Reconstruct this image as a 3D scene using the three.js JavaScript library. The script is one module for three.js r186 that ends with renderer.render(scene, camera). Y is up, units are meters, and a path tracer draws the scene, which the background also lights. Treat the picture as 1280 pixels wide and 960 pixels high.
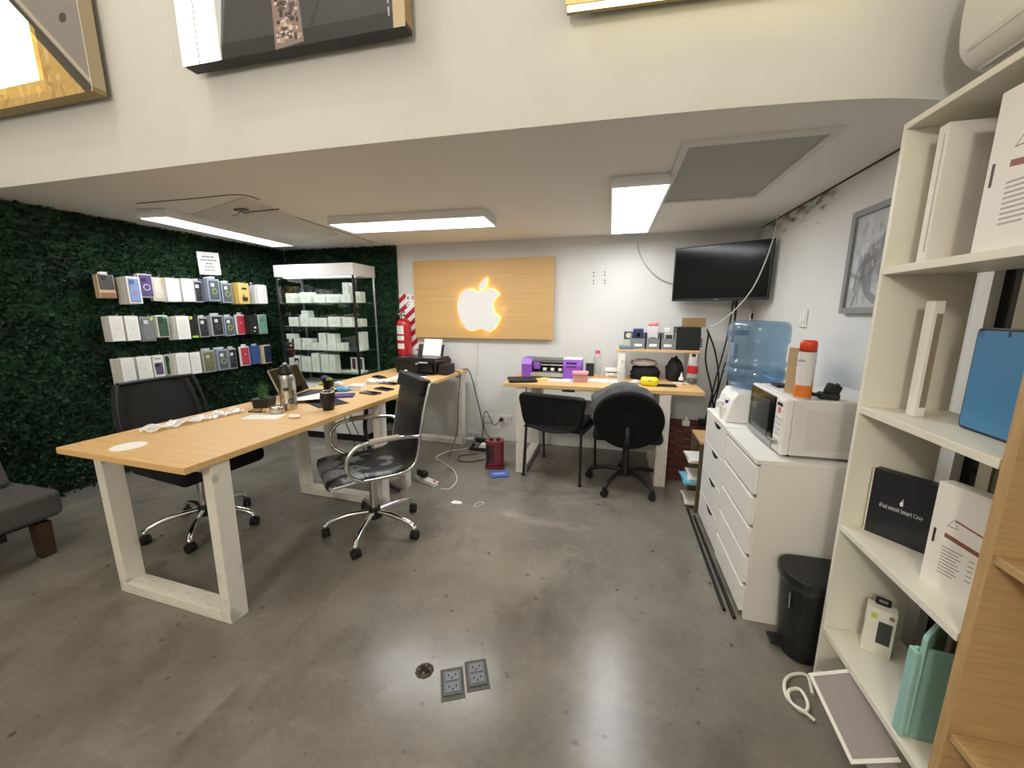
import * as THREE from 'three';
import { RoundedBoxGeometry } from 'three/addons/geometries/RoundedBoxGeometry.js';
import { mergeGeometries } from 'three/addons/utils/BufferGeometryUtils.js';
import { RectAreaLightUniformsLib } from 'three/addons/lights/RectAreaLightUniformsLib.js';
import { ImprovedNoise } from 'three/addons/math/ImprovedNoise.js';

// ------------------------------------------------------------ camera, light, exposure
const scene = new THREE.Scene();
const W = 1280, HT = 960, F = 485, EYE = 1.36;
const PITCH = Math.atan(90 / F), YAW = Math.atan(127 / Math.hypot(F, 90));
const camera = new THREE.PerspectiveCamera(2 * Math.atan(HT / 2 / F) * 180 / Math.PI, W / HT, 0.05, 60);
camera.position.set(0, EYE, 0);
camera.rotation.set(-PITCH, YAW, 0, 'YXZ');
camera.updateMatrixWorld(true);
scene.background = new THREE.Color(0x050505);
const renderer = new THREE.WebGLRenderer({ antialias: true });
renderer.toneMapping = THREE.LinearToneMapping;
renderer.toneMappingExposure = 1.19;
renderer.shadowMap.enabled = true;
RectAreaLightUniformsLib.init();
const LED = { colour: 0xf3f6f9, rect: 13.1, glow: 2.6 };            // the three ceiling panels
const HALL = { colour: 0xfff4e4, power: 8, glow: 3 };              // pendants of the tall hall
const XR = 1.16, XL = -3.72, ZB = -3.85, HC = 2.05, ZH = 2.6, HH = 5.9; // room: right, left, back, low ceiling, hall end, hall height

// ------------------------------------------------------------ helpers
const V = (x, y, z) => new THREE.Vector3(x, y, z), PI = Math.PI, D = PI / 180;
const ray = (px, py) => V((px - 640) / F, -(py - 480) / F, -1).applyQuaternion(camera.quaternion);
const onY = (px, py, h = 0) => { const d = ray(px, py); return d.multiplyScalar((h - EYE) / d.y).add(camera.position); };
const onZ = (px, py, z) => { const d = ray(px, py); return d.multiplyScalar(z / d.z).add(camera.position); };
const onX = (px, py, x) => { const d = ray(px, py); return d.multiplyScalar(x / d.x).add(camera.position); };
let seed = 7; const rnd = () => { seed = (seed * 1664525 + 1013904223) >>> 0; return seed / 4294967296; };
const rr = (a, b) => a + (b - a) * rnd();
const taken = {};
const numbered = n => { const k = taken[n] = (taken[n] ?? -1) + 1; return k ? n + '_' + String(k).padStart(3, '0') : n; };
function tag(o, label, category, group) { o.userData.label = label; o.userData.category = category; if (group) o.userData.group = group; return o; }
function thing(name, label, category, p = [0, 0, 0], ry = 0, group) {
  const o = new THREE.Group(); o.name = numbered(name); o.position.set(...(p.toArray ? p.toArray() : p)); o.rotation.y = ry; scene.add(o);
  return tag(o, label, category, group);
}
function part(parent, name, geo, mat, p = [0, 0, 0], r = [0, 0, 0]) {
  const m = new THREE.Mesh(geo, mat); m.name = name; m.position.set(...(p.toArray ? p.toArray() : p)); m.rotation.set(...r); parent.add(m); return m;
}
function solo(name, label, category, geo, mat, p = [0, 0, 0], r = [0, 0, 0], group) {
  const m = part(scene, numbered(name), geo, mat, p, r); return tag(m, label, category, group);
}
function struct(name, geo, mat, p, r, parent = scene) { const m = part(parent, name, geo, mat, p, r); if (parent === scene) m.userData.kind = 'structure'; return m; }
const G = (geo, p = [0, 0, 0], r = [0, 0, 0], s = [1, 1, 1]) => { const m = new THREE.Matrix4().compose(V(...p), new THREE.Quaternion().setFromEuler(new THREE.Euler(...r)), V(...s)); return geo.clone().applyMatrix4(m); };
const J = list => mergeGeometries(list.map(g => g.index ? g.toNonIndexed() : g).map(g => { for (const k of Object.keys(g.attributes)) if (!['position', 'normal', 'uv'].includes(k)) g.deleteAttribute(k); return g; }));
const cache = {};
const bx = (w, h, d) => cache['b' + [w, h, d]] ??= new THREE.BoxGeometry(w, h, d);
const rb = (w, h, d, r = .004, s = 2) => cache['r' + [w, h, d, r, s]] ??= new RoundedBoxGeometry(w, h, d, s, Math.min(r, w / 2.01, h / 2.01, d / 2.01));
const cy = (r1, r2, h, n = 24) => cache['c' + [r1, r2, h, n]] ??= new THREE.CylinderGeometry(r1, r2, h, n);
const sp = (r, a = 20, b = 14) => new THREE.SphereGeometry(r, a, b);
const lathe = (pts, n = 32) => new THREE.LatheGeometry(pts.map(p => new THREE.Vector2(p[0], p[1])), n);
const tube = (pts, r, n = 48, m = 8, closed = false) => new THREE.TubeGeometry(new THREE.CatmullRomCurve3(pts.map(p => p.isVector3 ? p : V(...p)), closed, 'catmullrom', .5), n, r, m, closed);
const bar = (a, b, r, n = 12) => { const A = V(...a), B = V(...b), d = B.clone().sub(A); const g = new THREE.CylinderGeometry(r, r, d.length(), n); g.applyQuaternion(new THREE.Quaternion().setFromUnitVectors(V(0, 1, 0), d.normalize())); const c = A.add(B).multiplyScalar(.5); return g.translate(c.x, c.y, c.z); };
function shapeOf(pts) { const s = new THREE.Shape(); pts.forEach((p, i) => i ? s.lineTo(p[0], p[1]) : s.moveTo(p[0], p[1])); return s; }
const ext = (shape, depth, bevel = 0, cs = 12) => new THREE.ExtrudeGeometry(shape instanceof THREE.Shape ? shape : shapeOf(shape), { depth, bevelEnabled: bevel > 0, bevelSize: bevel, bevelThickness: bevel, bevelSegments: 2, curveSegments: cs });
function rrect(w, h, r) { const s = new THREE.Shape(), x = w / 2, y = h / 2; s.moveTo(-x + r, -y); s.lineTo(x - r, -y); s.quadraticCurveTo(x, -y, x, -y + r); s.lineTo(x, y - r); s.quadraticCurveTo(x, y, x - r, y); s.lineTo(-x + r, y); s.quadraticCurveTo(-x, y, -x, y - r); s.lineTo(-x, -y + r); s.quadraticCurveTo(-x, -y, -x + r, -y); return s; }
const mats = {};
const mt = (color, roughness = .5, o = {}) => mats[color + '|' + roughness + JSON.stringify(o)] ??= new THREE.MeshPhysicalMaterial({ color, roughness, ...o });
// noise textures
const N = new ImprovedNoise();
const fbm = (x, y, z, o = 5, g = .5) => { let s = 0, a = 1, f = 1; for (let i = 0; i < o; i++) { s += a * N.noise(x * f, y * f, z + i * 7.3); a *= g; f *= 2; } return s; };
function tex(w, h, fn, srgb = true) {
  const d = new Uint8Array(w * h * 4);
  for (let y = 0; y < h; y++) for (let x = 0; x < w; x++) { const c = fn(x / w, y / h); const i = (y * w + x) * 4; for (let k = 0; k < 3; k++) d[i + k] = Math.max(0, Math.min(255, c.length ? c[k] : c)); d[i + 3] = 255; }
  const t = new THREE.DataTexture(d, w, h); t.magFilter = THREE.LinearFilter; t.minFilter = THREE.LinearMipmapLinearFilter; t.generateMipmaps = true; t.wrapS = t.wrapT = THREE.RepeatWrapping; if (srgb) t.colorSpace = THREE.SRGBColorSpace; t.needsUpdate = true; return t;
}
function canvasTex(w, h, draw) { const c = document.createElement('canvas'); c.width = w; c.height = h; draw(c.getContext('2d'), w, h); const t = new THREE.CanvasTexture(c); t.colorSpace = THREE.SRGBColorSpace; return t; }
function uvBox(g, s = 1) { // box uv in metres
  const p = g.attributes.position, n = g.attributes.normal, u = g.attributes.uv;
  for (let i = 0; i < p.count; i++) { const ax = Math.abs(n.getX(i)), ay = Math.abs(n.getY(i)), az = Math.abs(n.getZ(i)); if (ay >= ax && ay >= az) u.setXY(i, p.getX(i) / s, p.getZ(i) / s); else if (ax >= az) u.setXY(i, p.getY(i) / s, p.getZ(i) / s); else u.setXY(i, p.getX(i) / s, p.getY(i) / s); }
  return g;
}
// ------------------------------------------------------------ materials
const floorMap = tex(1280, 1280, (u, v) => {
  const x = u * 6.6, y = v * 6.6, a = fbm(x * .7, y * .7, 1, 3), b = fbm(x * 3.2, y * 3.2, 9, 4, .6), c = fbm(x * 45, y * 45, 3, 2), w = fbm(x * 1.6 + b * .6, y * 5 + a, 27, 3), s = fbm(x * 24, y * 24, 21, 2), st = Math.max(0, fbm(x * 2.1, y * 1.3, 41, 4, .6) - .22) * 30;
  const speck = Math.max(0, s - .66) * 170, scuff = Math.max(0, w - .3) * 26;
  const k = 121 + a * 11 + b * 10 + c * 5 + scuff - st - Math.min(46, speck); return [k * 1.03, k * .985, k * .905];
});
const floorBump = tex(1024, 1024, (u, v) => 128 + fbm(u * 26, v * 26, 15, 5, .45) * 95 + fbm(u * 130, v * 130, 2, 2) * 12, false);
const M = {};
M.floor = new THREE.MeshPhysicalMaterial({ map: floorMap, roughness: .25, bumpMap: floorBump, bumpScale: .0014 });
const plaster = tex(512, 512, (u, v) => 128 + fbm(u * 12, v * 12, 4, 5) * 40, false);
const wallMap = tex(512, 512, (u, v) => { const k = 218 + fbm(u * 5, v * 5, 8, 4) * 4; return [k, k, k * .985]; });
M.wall = new THREE.MeshPhysicalMaterial({ map: wallMap, roughness: .75, bumpMap: plaster, bumpScale: .0012 });
M.ceil = new THREE.MeshPhysicalMaterial({ color: 0xe9e7e2, roughness: .85, bumpMap: plaster, bumpScale: .0015 });
const woodFn = (base, amp, sx, sy, z) => (u, v) => { const g = fbm(u * sx, v * sy, z, 4), f = fbm(u * sx * .5, v * sy * 6, z + 4, 3); const k = 1 + amp * (g * .7 + f * .6); return [base[0] * k, base[1] * k, base[2] * k]; };
M.wood = new THREE.MeshPhysicalMaterial({ map: tex(512, 512, woodFn([222, 182, 124], .06, 3, 40, 2)), roughness: .42 });
M.woodEdge = new THREE.MeshPhysicalMaterial({ map: M.wood.map, roughness: .5 });
M.oak = new THREE.MeshPhysicalMaterial({ map: tex(512, 512, woodFn([184, 152, 106], .09, 4, 46, 12)), roughness: .55 });
M.board = new THREE.MeshPhysicalMaterial({ map: tex(512, 512, woodFn([204, 166, 108], .05, 2, 60, 22)), roughness: .5 });
M.darkwood = new THREE.MeshPhysicalMaterial({ map: tex(256, 256, woodFn([66, 47, 33], .2, 40, 4, 6)), roughness: .55 });
M.redwood = new THREE.MeshPhysicalMaterial({ map: tex(256, 256, woodFn([92, 38, 32], .35, 4, 30, 16)), roughness: .6 });
M.brown = new THREE.MeshPhysicalMaterial({ map: tex(256, 256, woodFn([92, 78, 56], .12, 30, 4, 36)), roughness: .5 });
const legDirt = tex(256, 256, (u, v) => { const n = fbm(u * 7, v * 7, 3, 5), s = Math.max(0, n - .28) * 95, k = 226 - s; return [k, k * .985, k * .94]; });
M.legWhite = new THREE.MeshPhysicalMaterial({ map: legDirt, roughness: .55 });
M.white = mt(0xe9e8e4, .38); M.whiteMatt = mt(0xe6e4de, .6); M.shelf = mt(0xe6e3d6, .45); M.paper = mt(0xf0efec, .8);
M.black = mt(0x0b0b0c, .5); M.blackGloss = mt(0x07080a, .14, { specularIntensity: .5 }); M.plastic = mt(0x101113, .42); M.rubber = mt(0x0b0b0b, .75);
M.chrome = new THREE.MeshPhysicalMaterial({ color: 0xe2e4e6, metalness: 1, roughness: .12 });
M.steel = new THREE.MeshPhysicalMaterial({ color: 0xc4c2bd, metalness: 1, roughness: .26 });
M.alu = new THREE.MeshPhysicalMaterial({ color: 0xb9bcbd, metalness: .9, roughness: .35 });
M.glass = new THREE.MeshPhysicalMaterial({ color: 0xfcfffd, transmission: 1, thickness: 0, roughness: .02, ior: 1.5 });
M.clear = new THREE.MeshPhysicalMaterial({ color: 0xf6f8f8, transmission: .9, thickness: 0, roughness: .08, ior: 1.45 });
const fab = tex(256, 256, (u, v) => 128 + 50 * Math.sin(u * PI * 160) * Math.sin(v * PI * 160) + fbm(u * 40, v * 40, 3, 2) * 40, false);
M.sofa = new THREE.MeshPhysicalMaterial({ color: 0x4d4b48, roughness: .95, bumpMap: fab, bumpScale: .0015, sheen: .3, sheenRoughness: .8 });
M.leather = new THREE.MeshPhysicalMaterial({ color: 0x0d0e10, roughness: .48, specularIntensity: .6, bumpMap: tex(256, 256, (u, v) => 128 + fbm(u * 30, v * 30, 2, 4) * 70, false), bumpScale: .001 });
M.fabric = new THREE.MeshPhysicalMaterial({ color: 0x0c0c0d, roughness: .95, bumpMap: fab, bumpScale: .001 });
M.cloth = new THREE.MeshPhysicalMaterial({ color: 0x6a6d6c, roughness: .95, bumpMap: fab, bumpScale: .001 });

// ------------------------------------------------------------ the setting
const T = .14;
struct('floor', uvBox(bx(XR - XL + .4, .1, ZH - ZB + .4).clone(), 6.6), M.floor, [(XR + XL) / 2, -.05, (ZH + ZB) / 2]);
struct('wall_back', uvBox(bx(XR - XL + 2 * T, HH, T).clone(), 2), M.wall, [(XR + XL) / 2, HH / 2, ZB - T / 2]);
struct('wall_left', uvBox(bx(T, HH, ZH - ZB).clone(), 2), M.wall, [XL - T / 2, HH / 2, (ZH + ZB) / 2]);
struct('wall_front', uvBox(bx(XR - XL + 2 * T, HH, T).clone(), 2), M.wall, [(XR + XL) / 2, HH / 2, ZH + T / 2]);
// right wall with the doorway behind the bookcase
const DZ0 = -1.66, DZ1 = -.72, DH = 2.02;
{
  const g = [G(bx(T, HH, DZ0 - ZB), [XR + T / 2, HH / 2, (DZ0 + ZB) / 2]), G(bx(T, HH, ZH - DZ1), [XR + T / 2, HH / 2, (ZH + DZ1) / 2]), G(bx(T, HH - DH, DZ1 - DZ0), [XR + T / 2, (HH + DH) / 2, (DZ0 + DZ1) / 2])];
  struct('wall_right', uvBox(J(g), 2), M.wall);
  const d = new THREE.Group(); d.name = 'door_1'; d.userData.kind = 'structure'; scene.add(d); const x = XR + .05;
  part(d, 'frame', J([G(bx(.1, DH, .05), [x, DH / 2, DZ0 + .025]), G(bx(.1, DH, .05), [x, DH / 2, DZ1 - .025]), G(bx(.1, .05, DZ1 - DZ0 - .1), [x, DH - .025, (DZ0 + DZ1) / 2])]), M.white);
  part(d, 'black_stile', bx(.045, DH - .06, .06), M.blackGloss, [x, DH / 2 - .025, DZ0 + .081]);
  part(d, 'batten', bx(.05, DH - .06, .045), mt(0xa39a80, .6), [x, DH / 2 - .025, DZ0 + .134]);
  part(d, 'leaf', bx(.04, DH - .06, DZ1 - DZ0 - .21), M.brown, [x, DH / 2 - .025, (DZ0 + .157 + DZ1 - .053) / 2]);
  part(d, 'handle', J([bar([x - .02, 1.02, -.82], [x - .06, 1.02, -.82], .008), bar([x - .06, 1.02, -.82], [x - .06, 1.02, -.93], .008)]), M.steel);
}
// mezzanine: the low ceiling, its front edge and the wall above it
const EDGE = new THREE.CatmullRomCurve3([V(XL, 0, -1.568), V(-1.4, 0, -1.565), V(-.4, 0, -1.594), V(.48, 0, -1.64), V(.84, 0, -1.69), V(XR, 0, -1.8)]);
const edgePts = EDGE.getPoints(48);
const edgeZ = x => { let k = 0; while (k < edgePts.length - 2 && edgePts[k + 1].x < x) k++; const a = edgePts[k], b = edgePts[k + 1]; return a.z + (b.z - a.z) * (x - a.x) / (b.x - a.x); };
{
  const poly = edgePts.map(p => [p.x, -p.z]); // shape y = -z
  struct('ceiling', ext([...poly, [XR, -ZB], [XL, -ZB]], .2).rotateX(-PI / 2), M.ceil, [0, HC, 0]);
  const back = edgePts.slice().reverse().map(p => [p.x, -p.z + .14]);
  struct('wall_upper', uvBox(ext([...poly, ...back], HH - HC - .2).rotateX(-PI / 2), 2), M.wall, [0, HC + .2, 0]);
  struct('trim_1', uvBox(ext([...poly.map(p => [p[0], p[1] - .004]), ...poly.slice().reverse()], .2).rotateX(-PI / 2), 2), M.wall, [0, HC, 0]);
  struct('ceiling_hall', bx(XR - XL + 2 * T, .12, ZH + 2), M.ceil, [(XR + XL) / 2, HH + .06, (ZH - 2) / 2]);
}
struct('baseboard_left', bx(.02, .1, 2.9), mt(0x8d8c88, .6), [XL + .01, .05, -2.4]);
// access hatch in the low ceiling: frame and recessed panel
{
  const c = [onY(852, 172, HC), onY(1034, 165, HC), onY(946, 246, HC), onY(838, 250, HC)];
  const x0 = .275, x1 = .785, z0 = -2.77, z1 = -1.905, h = thing('ceiling_hatch', 'square access hatch with raised rim in the low ceiling', 'hatch', [(x0 + x1) / 2, HC, (z0 + z1) / 2]);
  const w = x1 - x0, d = z1 - z0;
  part(h, 'rim', J([G(bx(.03, .014, d + .06), [-w / 2 - .015, -.007, 0]), G(bx(.03, .014, d + .06), [w / 2 + .015, -.007, 0]), G(bx(w, .014, .03), [0, -.007, d / 2 + .015]), G(bx(w, .014, .03), [0, -.007, -d / 2 - .015])]), mt(0xd9d8d4, .7));
  part(h, 'panel', bx(w, .004, d), mt(0xaaa9a2, .8), [0, -.002, 0]);
}
// loose plasterboard patch, left part of the ceiling
{
  const a = onY(240, 268, HC), b = onY(305, 246, HC), c = onY(425, 292, HC), d = onY(375, 304, HC);
  const s = [a, b, c, d].map(p => [p.x, -p.z]);
  struct('trim_2', ext(s, .006).rotateX(-PI / 2), mt(0xcfcdc6, .85), [0, HC - .0065, 0]);
  const q = onY(302, 264, HC - .02);
  const o = thing('ceiling_wire_stub', 'frayed grey wire stub sticking out of the ceiling patch', 'wire', [q.x, HC - .0065, q.z]);
  part(o, 'plate', rb(.09, .012, .045, .005), mt(0x777571, .6), [0, -.006, 0]);
  part(o, 'wire', tube([[0, -.01, 0], [.03, -.03, .01], [.08, -.022, 0], [.16, -.012, -.03], [.26, -.004, -.05]], .004, 24, 6), mt(0x55534f, .6));
  part(o, 'wire', tube([[0, -.01, 0], [-.02, -.04, .02], [-.03, -.05, .05]], .003, 12, 6), mt(0x8a8a86, .6));
}
// cracked joints around the patch and the open joint between ceiling and side wall
{
  const c = (pts, n) => struct('trim_' + n, tube(pts.map(([x, y]) => { const v = onY(x, y, HC); return [v.x, HC, v.z]; }), .0045, 40, 5), mt(0x55514a, .9));
  c([[171, 254], [240, 248], [298, 243], [325, 249]], 3); c([[247, 270], [300, 282], [368, 302]], 4); c([[318, 263], [334, 260], [400, 281], [468, 303]], 5);
  struct('trim_6', bx(.007, .007, 2.1), mt(0x3c3a36, .9), [XR - .0035, HC - .0035, -2.76]);
}
// ------------------------------------------------------------ ceiling light panels
function ledPanel(cx, cz, w, l, ry, label) {
  const t = thing('ceiling_light', label, 'ceiling light', [cx, HC, cz], ry, 'light panels under the low ceiling');
  part(t, 'housing', rb(w + .025, .054, l + .025, .004), mt(0xdcdcdc, .5), [0, -.027, 0]);
  part(t, 'diffuser', bx(w, .004, l), new THREE.MeshPhysicalMaterial({ color: 0xffffff, roughness: .6, emissive: LED.colour, emissiveIntensity: LED.glow }), [0, -.056, 0]);
  const r = new THREE.RectAreaLight(LED.colour, LED.rect, w, l); r.position.set(0, -.061, 0); r.rotation.x = -PI / 2; r.name = 'panel_light'; t.add(r);
}
ledPanel(-3.13, -2.71, .215, 1.18, 4.5 * D, 'slim light panel on the ceiling along the hedge wall');
ledPanel(-1.48, -2.785, .3, 1.18, 92.5 * D, 'slim light panel on the ceiling ahead of the wooden sign board');
ledPanel(.1, -2.86, .277, 1.22, .5 * D, 'wide light panel on the ceiling beside the square hatch');

// pendants in the tall hall
for (const [x, y, z, l, pw] of [[-2.2, 5.1, -.25, 'opal pendant globe in the tall hall, hung before the mezzanine wall', .5], [-2.9, 5.3, 1.5, 'opal pendant globe in the tall hall, hung over the sofa side', .22], [-.6, 2.35, 2.3, 'opal pendant globe in the tall hall, hung low over the entrance side', 1.04]]) {
  const t = thing('pendant_lamp', l, 'lamp', [x, y, z]);
  part(t, 'globe', sp(.13), new THREE.MeshPhysicalMaterial({ color: 0xffffff, emissive: HALL.colour, emissiveIntensity: HALL.glow, roughness: .4 }));
  part(t, 'cap', cy(.05, .07, .06), M.steel, [0, .15, 0]); part(t, 'cord', cy(.005, .005, HH - y - .17, 8), M.black, [0, .17 + (HH - y - .17) / 2, 0]);
  const p = new THREE.PointLight(HALL.colour, HALL.power * pw, 0, 2); p.shadow.radius = 6.5; p.name = 'globe_light'; t.add(p);
}
// ------------------------------------------------------------ artificial hedge
function hedge(name, label, origin, ux, uy, un, w, h, dens) {
  const g = thing(name, label, 'hedge', origin);
  const q = new THREE.Quaternion().setFromRotationMatrix(new THREE.Matrix4().makeBasis(ux, uy, un));
  const back = part(g, 'backing', bx(w, h, .012), mt(0x27452b, .9)); back.quaternion.copy(q); back.position.copy(ux.clone().multiplyScalar(w / 2).add(uy.clone().multiplyScalar(h / 2)).add(un.clone().multiplyScalar(.006)));
  const lg = new THREE.BufferGeometry(); // bent six-sided leaf
  lg.setAttribute('position', new THREE.Float32BufferAttribute([0, 0, 0, -.32, .35, .06, 0, .4, -.06, .32, .35, .06, -.26, .75, .02, 0, .75, -.08, .26, .75, .02, 0, 1, -.02], 3));
  lg.setIndex([0, 2, 1, 0, 3, 2, 1, 2, 5, 1, 5, 4, 2, 3, 6, 2, 6, 5, 4, 5, 7, 5, 6, 7]); lg.computeVertexNormals();
  const n = Math.round(w * h * dens), im = new THREE.InstancedMesh(lg, new THREE.MeshPhysicalMaterial({ color: 0xffffff, roughness: .5, specularIntensity: .45, side: THREE.DoubleSide }), n);
  im.name = 'foliage'; im.userData.kind = 'stuff';
  const m = new THREE.Matrix4(), c = new THREE.Color(), P = V(0, 0, 0), qq = new THREE.Quaternion(), e = new THREE.Euler();
  for (let i = 0; i < n; i++) {
    const a = rnd() * w, b = rnd() * h, d = .012 + rnd() * .035, s = rr(.018, .034);
    P.copy(ux).multiplyScalar(a).addScaledVector(uy, b).addScaledVector(un, d);
    e.set(rr(.1, 1.3), rr(-.7, .7), rr(-PI, PI), 'ZYX'); qq.setFromEuler(e).premultiply(q);
    m.compose(P, qq, V(s, s, s)); im.setMatrixAt(i, m);
    const k = rnd(), f = .75 + .5 * fbm(a * 3, b * 3, 4, 3); c.setRGB((.004 + .012 * k * k) * f, (.017 + .045 * k) * f, (.008 + .014 * k) * f); im.setColorAt(i, c);
  }
  g.add(im);
}
hedge('hedge_wall_panel', 'artificial boxwood hedge covering the long side wall behind the hanging packs', [XL, .1, -.95], V(0, 0, -1), V(0, 1, 0), V(1, 0, 0), 2.9, HC - .105, 4800);
hedge('hedge_wall_panel', 'artificial boxwood hedge covering the wall behind the glass showcase', [XL + .05, .1, ZB], V(1, 0, 0), V(0, 1, 0), V(0, 0, 1), 1.42, HC - .105, 4800);
// notice pinned on the hedge
{
  const t = canvasTex(256, 256, (c, w, h) => { c.fillStyle = '#f3f3f1'; c.fillRect(0, 0, w, h); c.fillStyle = '#6a6d70'; [[150, 3], [196, 5], [84, 2], [110, 3], [128, 4]].forEach(([l, n], i) => { for (let k = 0; k < n; k++) c.fillRect(w / 2 - l / 2 + k * l / n, 46 + i * 38, l / n - 8, 13); }); });
  solo('paper_notice', 'white printed notice sheet pinned on the hedge above the packs', 'notice', rb(.004, .2, .205, .001, 1), [M.paper], [0, 0, 0]);
  const m = scene.children[scene.children.length - 1]; m.geometry = bx(.004, .2, .205); const fm = new THREE.MeshPhysicalMaterial({ map: t, roughness: .8 }); m.material = [fm, M.paper, M.paper, M.paper, M.paper, M.paper]; m.position.set(-3.655, 1.802, -2.925); m.rotation.set(.06, 0, -.05);
}
// ------------------------------------------------------------ packs hanging on the hedge wall
const packNoun = { white: 'plain white box', whiteblue: 'blue-phone box', brown: 'brown case pack', purple: 'purple case pack', ring: 'cream ring pack', dark: 'black case pack', clear: 'clear blister pack', kraft: 'kraft pack', blue: 'slim blue pack', grey: 'silver case pack', green: 'green case pack', lime: 'black lime-stickered pack', red: 'red case pack', black: 'plain black pack', teal: 'teal case pack', purpleprint: 'purple-phone box', olive: 'olive case pack', navy: 'navy case pack' };
const ordW = ['front', 'second', 'third', 'rearmost'];
const rowNames = ['top', 'middle', 'bottom'];
const ringG = new THREE.TorusGeometry(.022, .003, 6, 20).rotateY(PI / 2);
function pack(kind, w, h, t) { // local: front = +x, z = along the wall, origin at top hook hole
  const g = new THREE.Group();
  const card = (c, r = .6, tr) => part(g, 'box', rb(t, h, w, .003, 1), tr ? M.clear : mt(c, r), [0, -h / 2, 0]);
  const face = (c, ww, hh, y = 0, r = .4, nm = 'case', z = 0) => part(g, nm, rb(.006, hh, ww, .003, 1), mt(c, r), [t / 2 + .0025, -h / 2 + y, z]);
  const cam = (c, y = .045, z = .014) => part(g, 'camera_window', rb(.004, .03, .03, .0015, 1), mt(c, .3), [t / 2 + .0065, -h / 2 + y, z]);
  const tab = c => part(g, 'hang_tab', rb(.003, .022, w * .42, .001, 1), mt(c, .5), [0, .009, 0]);
  const ring = c => part(g, 'ring', ringG, mt(c, .5), [t / 2 + .006, -h / 2 - .012, 0]);
  const dot = (c, y, z, ww = .02, hh = .02) => part(g, 'sticker', bx(.002, hh, ww), mt(c, .6), [t / 2 + .0075, -h / 2 + y, z]);
  switch (kind) {
    case 'white': card(0xe9e8e4); part(g, 'phone_outline', rb(.0016, h * .72, w * .66, .0007, 1), mt(0xe0dfdb, .5), [t / 2, -h / 2, 0]); dot(0xcfcfcd, .0, 0, .014, .012).position.x = t / 2 + .001; break;
    case 'whiteblue': card(0xe9e8e6); face(0x7f96c4, w * .74, h * .86); cam(0x53679a, h * .3); dot(0xc07a9a, -.02, 0, .02, .024); break;
    case 'brown': card(0xcdb699); face(0x4c4a49, w * .84, h * .62, .03); face(0x96704b, w * .84, h * .22, -.062); cam(0x2b2b2c, .06); tab(0xe8e8e8); break;
    case 'purple': card(0xd9d4df); face(0x57477c, w * .86, h * .9); cam(0x3a2f58); ring(0xe6e2ef); break;
    case 'ring': card(0xe8e0cf); face(0xd9d2c4, w * .8, h * .84); ring(0xf4f2ee); cam(0xf0efe9); dot(0xc8d94a, h * .36, -w * .3); break;
    case 'dark': card(0xa8acb0, .3); face(0x23272a, w * .82, h * .88); cam(0xc9cdd0); ring(0x4c5357); tab(0xb9bdbf); break;
    case 'clear': card(0x8d95a8, .3); face(0x4f5a58, w * .74, h * .82); cam(0xd2d9da); ring(0xb9bb62); tab(0xc2c7cb); break;
    case 'kraft': card(0xd3b266); dot(0x2b251a, h * .24, 0, w * .42, .014); dot(0x2b251a, -h * .26, 0, w * .46, .034); dot(0x2b251a, -h * .12, w * .1, .008, .03); break;
    case 'blue': card(0x39518c, .4); tab(0xbac0cc); break;
    case 'grey': card(0x8f9394, .3); face(0x74797b, w * .84, h * .9); cam(0xc9cccd, .055); dot(0xc5dd4c, h * .4, -w * .3); break;
    case 'green': card(0xdddcd2); face(0x2f5440, w * .82, h * .9); cam(0x1f3a2c); ring(0x44705a); dot(0x49b58e, h * .4, -w * .2, .03, .015); break;
    case 'lime': card(0x1b1d1c, .4); dot(0xc9dd3d, h * .42, w * .3, .022, .026).position.x = t / 2 + .001; dot(0xb7cc38, -h * .44, 0, w * .8, .016).position.x = t / 2 + .001; break;
    case 'red': part(g, 'box', rb(t, h, w, .012, 2), mt(0xcfcbc9, .25), [0, -h / 2, 0]); face(0xb23344, w * .72, h * .86); dot(0xe9c8cc, .02, 0, .012, .014); tab(0xd8d6d4); break;
    case 'black': card(0x1b1c1e, .45); dot(0xe0e0e0, -.03, -w * .1, .024, .018).position.x = t / 2 + .001; dot(0xd8d8d8, -.065, 0, .016, .01).position.x = t / 2 + .001; break;
    case 'teal': card(0xc3cfca, .3); face(0x6fa08f, w * .82, h * .9); cam(0x55806f); break;
    case 'purpleprint': card(0xe7e6e2); face(0x5a5070, w * .66, h * .5, -.012); cam(0x2f2a3e, .02); dot(0xa4c84a, h * .44, w * .36, .016, .01).position.x = t / 2 + .001; dot(0x6f6b88, h * .36, 0, w * .5, .008).position.x = t / 2 + .001; break;
    case 'olive': card(0x9a9f98, .3); face(0x6b6b4e, w * .76, h * .84); cam(0xb0b59b); ring(0x8f8f6a); tab(0xb9bdbf); break;
    case 'navy': card(0xcbb591); face(0x22304c, w * .8, h * .88, 0, .4, 'case', -.006); break;
  }
  return g;
}
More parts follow.
